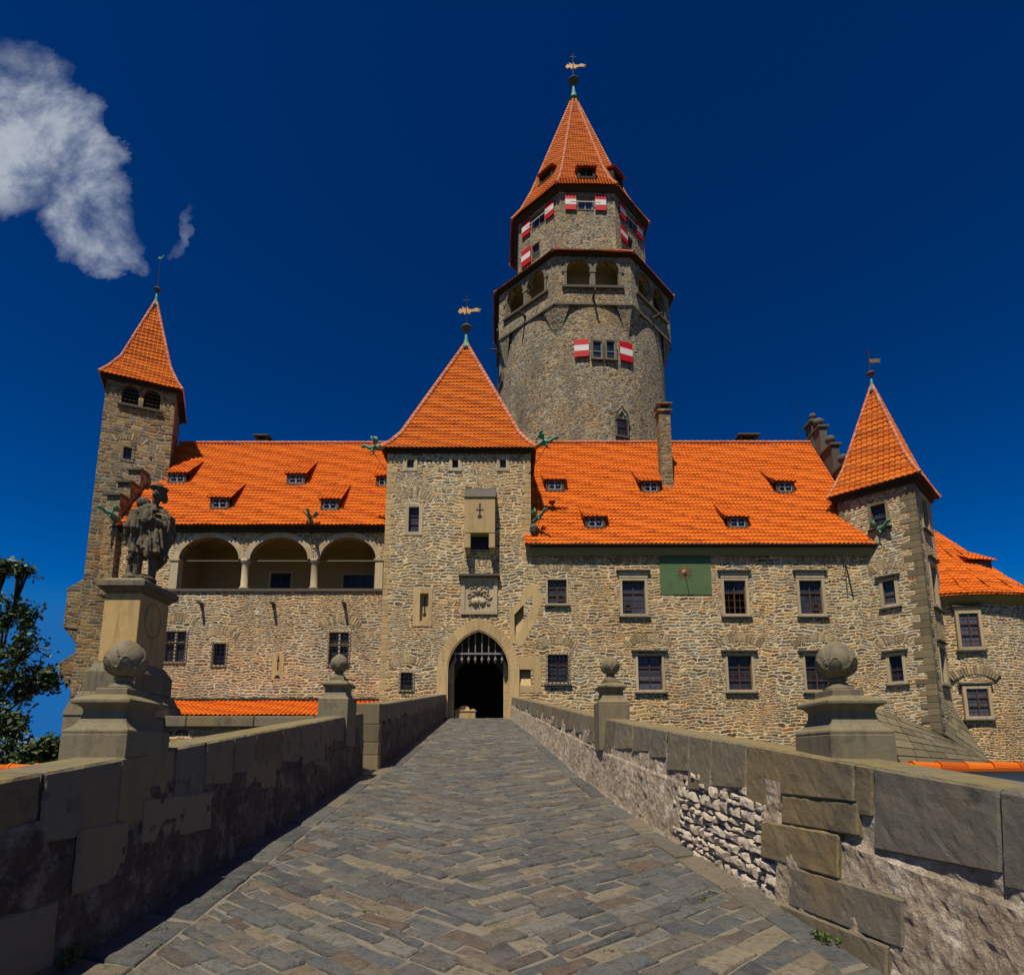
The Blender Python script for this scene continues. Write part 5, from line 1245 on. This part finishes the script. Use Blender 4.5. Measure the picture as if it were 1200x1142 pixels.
for k, pl in enumerate(gp):
    holes = []
    zsp_ = zg_sill+1.42; rr = .87
    for sg in (-1, 1):
        ac = sg*1.07
        holes.append([(ac-rr, zg_sill+.06), (ac+rr, zg_sill+.06)]+[(ac+rr*math.cos(math.pi*i/14), zsp_+rr*math.sin(math.pi*i/14)) for i in range(15)])
        for i in range(14):
            t0, t1 = math.pi*i/14, math.pi*(i+1)/14
            tr_.ppoly(pl, [(ac+rr*math.cos(t0), zsp_+rr*math.sin(t0)), (ac+(rr+.2)*math.cos(t0), zsp_+(rr+.2)*math.sin(t0)), (ac+(rr+.2)*math.cos(t1), zsp_+(rr+.2)*math.sin(t1)), (ac+rr*math.cos(t1), zsp_+rr*math.sin(t1))], -.05, .08+.002*sg, .3)
    wall(wm, pl, [(-hw8, zg_b), (hw8, zg_b), (hw8, zg_e+.2), (-hw8, zg_e+.2)], holes, .5)
    tr_.pbox(pl, -.17, .17, zg_sill+.05, zsp_, -.4, .06, .3); tr_.pbox(pl, -.24, .24, zsp_-.18, zsp_, -.42, .1, .3)
    for sg in (-1, 1): tr_.pbox(pl, sg*2.12-.18, sg*2.12+.18, zsp_-.2, zsp_, -.05, .1, .3); tr_.pbox(pl, sg*2.05-.1, sg*2.05+.1, zg_sill+.05, zsp_-.2, -.05, .07, .3)
    sl_.pbox(pl, -2.3, 2.3, zg_sill-.12, zg_sill+.07, -.05, .2)
    tr_.pbox(pl, -hw8-.02, hw8+.02, zg_b-.02, zg_b+.14, -.05, .05, .6)
    # spout under the gallery
    if k in (0, 7, 1): spout(kp, pl.p(0, zg_b+.55), pl.n, .9)
    # corbelled corner: wedge from octagon corner down to the cylinder
    a = math.atan2((pl.p(hw8, 0)-KC).y, (pl.p(hw8, 0)-KC).x); 
    tip = KC+Vector((math.cos(a), math.sin(a), 0))*(KR-.05)
    for sgn in (0,):
        cpt = KC+Vector((math.cos(a), math.sin(a), 0))*ORR; tL = Vector((-math.sin(a), math.cos(a), 0))
        w_ = 1.15
        nb1 = gp[(k+1) % 8]
        pA = pl.p(hw8-w_, zg_b, 0); pB = nb1.p(-hw8+w_, zg_b, 0)
        wm.add([cpt+Z*zg_b, pA, pB, tip+Z*(zg_b-2.5), KC+Vector((math.cos(a), math.sin(a), 0))*(KR-.6)+Z*zg_b], [(0, 1, 3), (0, 3, 2), (0, 2, 4, 1)])
go_ = wm.build('gallery', M_KEEP, kp); M_KTRIM = ashlar('keep_trim', (.24, .20, .13), (.16, .135, .09), .3)
tr_.build('gallery_arches', M_KTRIM, go_); sl_.build('gallery_sills', M_TRIMD, go_)
iw = MB(); iw.lathe((KC.x, KC.y, 0), [(5.75, zg_b), (5.75, zg_e)], 48); iw.lathe((KC.x, KC.y, 0), [(7.1, zg_e-.25), (7.1, zg_e-.1)], 8, ROT-math.pi/2+R(0)); iw.lathe((KC.x, KC.y, 0), [(6.8, zg_b+.2), (6.8, zg_b+.3)], 8, ROT-math.pi/2)
iw.build('gallery_core', M_PLAST, kp)
# skirt roof over the gallery
UR = 5.75; zu0 = zg_e+1.9
pyr = pyramid_roof(kp, M_TILE3, KC.x, KC.y, 8, -math.pi/2+ROT-R(0), [(7.95, zg_e+.12), (UR, zu0+.2)], tw=.225)
mb = MB(); mb.lathe((KC.x, KC.y, 0), [(7.45, zg_e-.02), (7.7, zg_e+.02), (7.9, zg_e+.06)], 8, -math.pi/2+ROT); mb.build('gallery_eaves', M_FASC, kp)
# upper octagon
up = oct_pls(UR); hu = UR*math.sin(math.pi/8); zue = zat(217, KC.y-6.1*.924)
def shut(parent, pl, a0, a1, z0, z1, tilt=0):
    m1 = MB(); h_ = (z1-z0)/3
    m1.pbox(pl, a0, a1, z0, z1, .10, .15); o = m1.build('shutter', M_RED, parent)
    MB().pbox(pl, a0, a1, z0+h_, z1-h_, .151, .158).build('white_band', M_WHITE, o)
wm = MB()
for k, pl in enumerate(up):
    holes = []
    if k == 0: wr = [pl.rect(677.5, 231, 694.5, 246)]
    else: wr = [(-.65, .65, wr0[2], wr0[3])]
    if k == 0: wr0 = wr[0]; ms = ((wr0[0]+wr0[1])/2)
    if k in (7, 0, 1):
        r_ = wr[0]; holes.append(window(kp, pl, r_, 2, (), sw=.08, sill=0, rel=False, bars=False, wood=M_WOODL, trim=M_KTRIM))
        shut(kp, pl, r_[0]-1.05, r_[0]-.17, r_[2]-.12, r_[3]+.1); shut(kp, pl, r_[1]+.17, r_[1]+1.05, r_[2]-.12, r_[3]+.1)
        MB().pbox(pl, r_[0]-.6, r_[1]+.6, (r_[2]+r_[3])/2-.02, (r_[2]+r_[3])/2+.03, .152, .18).build('shutter_bar', M_WHITE, kp)
    if k == 7: r2 = pl.rect(624, 286, 632, 302); holes.append(window(kp, pl, (r2[0], r2[1], r2[2], r2[3]), 1, (), sw=.08, sill=0, rel=False, bars=False, trim=M_KTRIM)); shut(kp, pl, r2[0]-1.1, r2[0]-.12, r2[2]-.1, r2[3]+.1)
    if k == 1: r2 = pl.rect(735, 279, 741, 291); holes.append(window(kp, pl, (r2[0], r2[1], r2[2], r2[3]), 1, (), sw=.08, sill=0, rel=False, bars=False, trim=M_KTRIM)); shut(kp, pl, r2[0]-1.1, r2[0]-.12, r2[2]-.1, r2[3]+.1)
    wall(wm, pl, [(-hu, zg_e-.5), (hu, zg_e-.5), (hu, zue), (-hu, zue)], holes, .3)
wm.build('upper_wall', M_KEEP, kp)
mb = MB(); mb.lathe((KC.x, KC.y, 0), [(5.8, zue-.35), (6.05, zue-.1), (6.15, zue+.0)], 8, -math.pi/2+ROT); mb.build('eaves', M_FASC, kp)
zka = P(672, 113, KC.y).z
kr = pyramid_roof(kp, M_TILE3, KC.x-.1, KC.y, 8, -math.pi/2+ROT, [(6.3, zue-.02), (5.35, zue+1.4), (4.35, zue+3.6), (.06, zka)], tw=.235, th=.31, ridge_r=.12)
finial(kp, (KC.x-.1, KC.y), zka-.15, 1.5, .42, 3.0, 'bird', 1.3)
# roof dormers of the keep
for k, (zz, ap_) in ((0, (zue+2.0, 5.18)), (7, (zue+4.0, 4.28)), (1, (zue+4.0, 4.28))):
    a = -math.pi/2+ROT-R(22.5)+k*math.pi/4; nn = Vector((math.cos(a), math.sin(a), 0)); pl = Plane((KC.x+nn.x*(ap_-.35), KC.y+nn.y*(ap_-.35)), (-nn.y, nn.x))
    z0 = zz-.9; d_ = MB(); d_.pbox(pl, -.72, -.5, z0, z0+.95, -1.2, .4); d_.pbox(pl, .5, .72, z0, z0+.95, -1.2, .4); d_.pbox(pl, -.5, .5, z0+.8, z0+.95, -1.2, .39); d_.pbox(pl, -.5, .5, z0, z0+.15, -1, .42)
    do = d_.build('dormer', M_FASC, kp); MB().pbox(pl, -.5, .5, z0+.15, z0+.8, .05, .08).build('pane', M_GLASS, do); MB().pbox(pl, -.03, .03, z0+.15, z0+.8, .08, .12).pbox(pl, -.5, .5, z0+.14, z0+.2, .08, .122).build('frame', M_WOODL, do)
    r_ = MB(); tile_facet(r_, [pl.p(-.85, z0+.93, .62), pl.p(-.85, z0+1.75, -1.0)], [pl.p(.85, z0+.93, .62), pl.p(.85, z0+1.75, -1.0)]); r_.build('dormer_roof', M_TILE3, do, fix=False)
# windows on the round shaft
def kplane(u, v):
    d_ = ray(u, v); A_ = d_.x**2+d_.y**2; B2 = -2*(d_.x*KC.x+d_.y*KC.y); C2 = KC.x**2+KC.y**2-KR**2; k_ = (-B2-math.sqrt(B2*B2-4*A_*C2))/(2*A_); q = d_*k_
    nn = Vector((q.x-KC.x, q.y-KC.y, 0)).normalized(); return Plane((q.x+nn.x*.03, q.y+nn.y*.03), (-nn.y, nn.x))
pl = kplane(707, 411)
window(kp, pl, pl.rect(694.5, 401, 704.5, 420), 1, (.4,), sw=.15, sill=0, rel=False, recess=-.03, proud=.16, bars=False, wood=M_WOODL, trim=M_KTRIM)
window(kp, pl, pl.rect(710.5, 401, 720, 421), 1, (.4,), sw=.15, sill=0, rel=False, recess=-.03, proud=.16, bars=False, wood=M_WOODL, trim=M_KTRIM)
p3 = kplane(681.5, 409); shut(kp, p3, *p3.rect(673, 399, 690, 419)); p3 = kplane(733, 413); shut(kp, p3, *p3.rect(725.5, 402.5, 740, 424.5))
pl = kplane(728, 501); r_ = pl.rect(722.5, 492, 734.5, 511); wo = window(kp, pl, r_, 1, (.5,), sw=.12, sill=0, rel=False, recess=-.03, proud=.12, trim=M_KTRIM, grille=True)
og = MB(); am = (r_[0]+r_[1])/2; zt_ = r_[3]+.05; hw_ = .5
og.tube([pl.p(am-hw_, zt_-.2, .12), pl.p(am-hw_, zt_+.15, .14), pl.p(am-hw_*.75, zt_+.5, .14), pl.p(am-hw_*.3, zt_+.7, .14), pl.p(am, zt_+.98, .14), pl.p(am+hw_*.3, zt_+.7, .14), pl.p(am+hw_*.75, zt_+.5, .14), pl.p(am+hw_, zt_+.15, .14), pl.p(am+hw_, zt_-.2, .12)], .07, 6)
og.build('ogee_moulding', M_TRIMD, kp)
pl = kplane(587, 447); window(kp, pl, pl.rect(584.5, 441, 589, 452), 1, (), sw=.1, sill=0, rel=False, recess=-.03, proud=.08, bars=False, trim=M_KTRIM)
for u in (577, 782): 
    s_ = -1 if u < 600 else 1; spout(kp, (KC.x+s_*(KR-.1), KC.y-.5, zat(415, KC.y)), (s_, -.1, 0), .9)

# ------------------------------------------------------------------ STATUE
pdx0, pdx1, pdy0, pdy1 = -7.60, -6.92, 11.05, 12.0
pd = thing('statue_pedestal', 'tall golden sandstone pedestal under the statue left of the bridge', 'pedestal', ((pdx0+pdx1)/2, 11.5, .5))
za_b = P(165, 686, 11).z
def pbx(mb, e, z0, z1, e2=None):
    e2 = e if e2 is None else e2
    mb.hexa([(pdx0-e, pdy0-e, z0), (pdx1+e, pdy0-e, z0), (pdx1+e, pdy1+e, z0), (pdx0-e, pdy1+e, z0), (pdx0-e2, pdy0-e2, z1), (pdx1+e2, pdy0-e2, z1), (pdx1+e2, pdy1+e2, z1), (pdx0-e2, pdy1+e2, z1)])
zsb = P(165, 775, 11).z
m1 = MB(); pbx(m1, 0.0, zsb, za_b-.12); sh = m1.build('shaft', M_PED, pd, bevel=.02)
m1 = MB(); pbx(m1, .0, za_b-.12, za_b-.02, .10); pbx(m1, .12, za_b-.018, za_b+.10); pbx(m1, .05, za_b+.101, za_b+.17, .0); m1.build('capital', M_PIER, pd, bevel=.012)
m1 = MB(); pbx(m1, .12, zsb-.18, zsb-.001, .02); pbx(m1, .13, zsb-.55, zsb-.181); pbx(m1, .24, zsb-.75, zsb-.551, .16); pbx(m1, .32, zsb-1.0, zsb-.751, .26); pbx(m1, .3, -7, zsb-1.001); m1.build('base', M_PIER, pd, bevel=.015)
MB().tube([(pdx1+.006, 11.5+.26*math.cos(t_*.393), (zsb+za_b)/2+.15+.34*math.sin(t_*.393)) for t_ in range(17)], .02, 6).build('cartouche', M_PED, pd)
fz = za_b+.17; SX, SY = -7.20, 11.45
sk = MB()
SS = 1.07
def E(x, y, z, a, b_, c): sk.ball((SX+x*SS+.05*z, SY+y*SS, fz+z*SS), a*SS, b_*SS, c*SS, 20, 14)
def Tb(pts, rad): sk.tube([(SX+x*SS+.05*z, SY+y*SS, fz+z*SS) for x, y, z in pts], [r*SS*.9 for r in rad], 12)
# rock, boots, legs
E(-.12, .12, .10, .30, .26, .12); Tb([(-.26, .12, .0), (-.24, .12, .35), (-.2, .1, .75)], [.15, .13, .1])
for x, dx, y in ((-.05, .0, -.08), (.16, .06, .0)):
    Tb([(x, y+.02, .82), (x+.01, y-.02, .50), (x+dx*.3, y, .22), (x+dx*.5, y, .07)], [.12, .085, .075, .06]); E(x+dx*.5+.03, y-.10, .05, .065, .15, .05)
# tunic, torso, shoulders
Tb([(.06, 0, .52), (.05, 0, .78), (.02, 0, 1.0), (.0, 0, 1.2), (.0, 0, 1.38), (.03, -.01, 1.5)], [.27, .25, .20, .21, .22, .10])
E(.0, 0, 1.38, .27, .15, .13)
for i in range(11):                        # hanging folds of the skirt
    a = 2*math.pi*i/11; r0 = .24; Tb([(.04+.16*math.cos(a), .13*math.sin(a), 1.0), (.05+r0*math.cos(a), .22*math.sin(a), .72), (.06+.30*math.cos(a), .25*math.sin(a), .42+.10*(i % 3))], [.04, .055, .06])
# neck, head, biretta
Tb([(.04, -.02, 1.46), (.09, -.05, 1.60)], [.07, .065])
E(.13, -.08, 1.70, .092, .105, .125); E(.14, -.17, 1.645, .055, .055, .06); Tb([(.15, -.175, 1.735), (.162, -.215, 1.685), (.155, -.19, 1.675)], [.014, .025, .02])
E(.105, -.165, 1.73, .02, .014, .012); E(.185, -.165, 1.73, .02, .014, .012); E(.155, -.20, 1.637, .032, .016, .009); E(.04, -.06, 1.69, .015, .03, .035)
E(.06, -.0, 1.66, .07, .09, .13); E(.20, .0, 1.66, .05, .09, .12)
Tb([(.12, -.06, 1.77), (.12, -.06, 1.80), (.12, -.06, 1.82)], [.11, .19, .18]); Tb([(.12, -.06, 1.80), (.12, -.06, 1.90)], [.10, .07])
# cape over the left shoulder
for i in range(8):
    k = i/7; x = -.30+.34*k; Tb([(-.12+.12*k, .10-.22*k, 1.44), (x+.02, .12-.30*k, 1.15), (x-.06, .14-.34*k, .88+.10*(i % 2)), (x-.05, .14-.34*k, .66+.14*k)], [.07, .085, .085, .045])
E(-.16, .0, 1.54, .12, .13, .13); Tb([(-.20, -.14, 1.35), (-.26, -.18, 1.0), (-.33, -.12, .70)], [.08, .10, .05]); Tb([(-.1, -.24, 1.2), (-.08, -.28, .95), (-.14, -.26, .8)], [.09, .08, .03])
for i in range(9):
    a = i*.7; Tb([(.02+.2*math.cos(a), .18*math.sin(a), .66), (.05+.33*math.cos(a), .27*math.sin(a), .52+.05*(i % 2))], [.05, .045])
# arms
Tb([(.22, -.02, 1.38), (.34, -.06, 1.18), (.36, -.10, 1.02), (.30, -.24, 1.10), (.24, -.30, 1.13)], [.09, .085, .075, .055, .04])
Tb([(-.2, -.02, 1.38), (-.26, -.14, 1.15), (-.12, -.26, 1.08), (.02, -.28, 1.12)], [.10, .09, .065, .04])
for i in range(4): Tb([(.24, -.30, 1.15-.022*i), (.21, -.335, 1.15-.024*i), (.175, -.335, 1.14-.024*i)], [.014, .013, .010]); Tb([(.02, -.28, 1.14-.022*i), (.06, -.31, 1.135-.024*i), (.09, -.30, 1.125-.024*i)], [.014, .013, .010])
Tb([(.23, -.30, 1.15), (.20, -.30, 1.19)], [.016, .011])
# hanging sleeve and mantle at the right
Tb([(.34, -.04, 1.15), (.38, .02, .85), (.33, .04, .60)], [.10, .11, .05]); Tb([(.3, .05, 1.3), (.32, .1, .9), (.24, .12, .5), (.15, .12, .3)], [.12, .14, .12, .05])
me = bpy.data.meshes.new('statue_tmp'); me.from_pydata([tuple(v) for v in sk.V], [], sk.F); to = bpy.data.objects.new('statue_tmp', me); COL.objects.link(to)
rm1 = to.modifiers.new('r', 'REMESH'); rm1.mode = 'VOXEL'; rm1.voxel_size = .0165; rm1.use_smooth_shade = True
sm1 = to.modifiers.new('s', 'SMOOTH'); sm1.iterations = 1; sm1.factor = .5
dg = bpy.context.evaluated_depsgraph_get(); ev = to.evaluated_get(dg); mf = bpy.data.meshes.new_from_object(ev); mf.name = 'statue'
for v in mf.vertices:
    q = v.co; n_ = v.normal; hz_ = q.z-fz; kf = .030 if .45 < hz_ < 1.5 else .008
    v.co = q + n_*(kf*noise.noise(Vector((q.x*22+q.z*3, q.y*22, q.z*3.5))) + .008*noise.fractal(q*16, 1, 2, 3))
mf.materials.clear(); mf.materials.append(M_STAT)
for p in mf.polygons: p.use_smooth = True
bpy.data.objects.remove(to)
so = bpy.data.objects.new('stone_statue', mf); COL.objects.link(so)
tag(so, 'weathered stone statue of a caped man in a broad cap on a pedestal', 'statue')
MB().tube([(SX+.27, SY-.34, fz+1.2), (SX+.42, SY-.38, fz+1.28), (SX+.58, SY-.38, fz+1.24), (SX+.66, SY-.36, fz+1.10), (SX+.64, SY-.36, fz+.92)], [.012, .01, .01, .01, .008], 6).build('staff', M_GOLD, so)

# ------------------------------------------------------------------ TREE at the left
def leaf(mb, c, s, r):
    d = Vector((random.gauss(0, 1), random.gauss(0, 1), random.gauss(0, .6))).normalized(); u = d.cross(Vector((random.gauss(0, 1), random.gauss(0, 1), random.gauss(0, 1)))).normalized()
    up_ = d.cross(u)
    mb.add([c-d*s*.5, c-d*s*.1+u*s*.28, c+d*s*.55, c-d*s*.1-u*s*.28], [(0, 1, 2, 3)], r)
def tree(label, base, trunk_h, clumps, nleaf, ls, seed, group='trees left of the castle'):
    random.seed(seed); base = Vector(base); th = thing('tree', label, 'tree', base, group)
    tb_ = MB(); top = base+Z*trunk_h; tb_.tube([base-Z*.3, base+Z*trunk_h*.5+Vector((.1, 0, 0)), top], [.2, .13, .03], 8); lv_ = MB()
    for (c, r_) in clumps:
        c = Vector(c); st_ = base+Z*trunk_h*random.uniform(.5, .95); mid = st_.lerp(c, .5)+Z*.3
        tb_.tube([st_, mid, c], [.05, .03, .01], 5)
        for tw_ in range(14):
            dr = Vector((random.gauss(0, 1), random.gauss(0, 1), random.gauss(0, .8))).normalized(); e_ = c+dr*r_*random.uniform(.6, 1.15)
            tb_.tube([mid.lerp(c, .7), c.lerp(e_, .5)+Z*.05, e_], [.025, .016, .007], 4)
            for q in range(int(nleaf/14)):
                p_ = c.lerp(e_, random.uniform(.35, 1.05)) + Vector((random.gauss(0, 1), random.gauss(0, 1), random.gauss(0, 1)))*.075
                leaf(lv_, p_, ls*random.uniform(.7, 1.3), random.random()**1.3)
    tb_.build('trunk', M_BARK, th, smooth=True); lv_.build('crown', M_LEAF, th, fix=False)
YT = 15.0
cl = []
for (u, v, r_) in ((5, 665, .30), (28, 668, .28), (10, 715, .5), (35, 722, .42), (8, 750, .75), (30, 760, .5), (20, 785, .7), (45, 792, .5), (55, 800, .35), (5, 800, .7), (28, 812, .45), (-20, 760, .9), (-20, 700, .7), (-40, 820, 1.0), (5, 840, .5), (-60, 750, 1.0), (-50, 690, .8)):
    p_ = P(u, v, YT+random.uniform(-.5, .5)); cl.append((p_, r_))
tree('tall leafy tree with dark loose crown at the left edge', (P(-45, 900, YT).x, YT, -7), 8.5, cl, 210, .14, 3)
cl = [(P(u, v, 11.5+random.uniform(-.4, .4)), r_) for (u, v, r_) in ((10, 855, .35), (15, 880, .35), (40, 885, .25), (58, 872, .2), (62, 888, .25), (0, 890, .5), (-25, 870, .5), (35, 898, .3), (-50, 880, .6))]
tree('low bright green tree top showing over the tiled wall', (P(10, 900, 11.8).x, 11.8, -7), 6.4, cl, 300, .12, 5)
random.seed(11)
# weeds at the wall foot
def weed(label, c, h_, n_):
    mb = MB(); c = Vector(c)
    for i in range(n_):
        d_ = Vector((random.gauss(0, .35), random.gauss(0, .35), 1)).normalized(); L = h_*random.uniform(.5, 1); q = c+Vector((random.gauss(0, .03), random.gauss(0, .05), 0))
        mb.tube([q, q+d_*L*.6, q+d_*L+Vector((random.gauss(0, .02), 0, 0))], [.003, .002, .001], 4)
        for j in range(7): leaf(mb, q+d_*L*random.uniform(.3, 1)+Vector((random.gauss(0, .008), random.gauss(0, .008), 0)), .022, random.random())
    tag(mb.build('weed', M_LEAF, fix=False), label, 'plant', 'weeds at the parapet feet')
weed('small upright weed at the foot of shaded left parapet', (lx(3.5)+.03, 3.55, rz(3.5)), .17, 22)
weed('low mossy weed at the foot of the sunlit right parapet', (rx(3.95)-.07, 3.9, rz(3.9)), .05, 26)

jg = MB()
for _ in range(46):
    y = 1.2+random.random()**1.5*16; x = random.uniform(lx(y)+.15, rx(y)-.15); r_ = random.uniform(.02, .07)
    for q in range(int(18+r_*300)):
        leaf(jg, Vector((x+random.gauss(0, r_), y+random.gauss(0, r_*.5), rz(y)-.008+random.uniform(0, .012))), .016, random.random())
tag(jg.build('joint_moss', M_LEAF, fix=False), 'tiny moss and grass tufts growing between the paving stones', 'moss', kind='stuff')
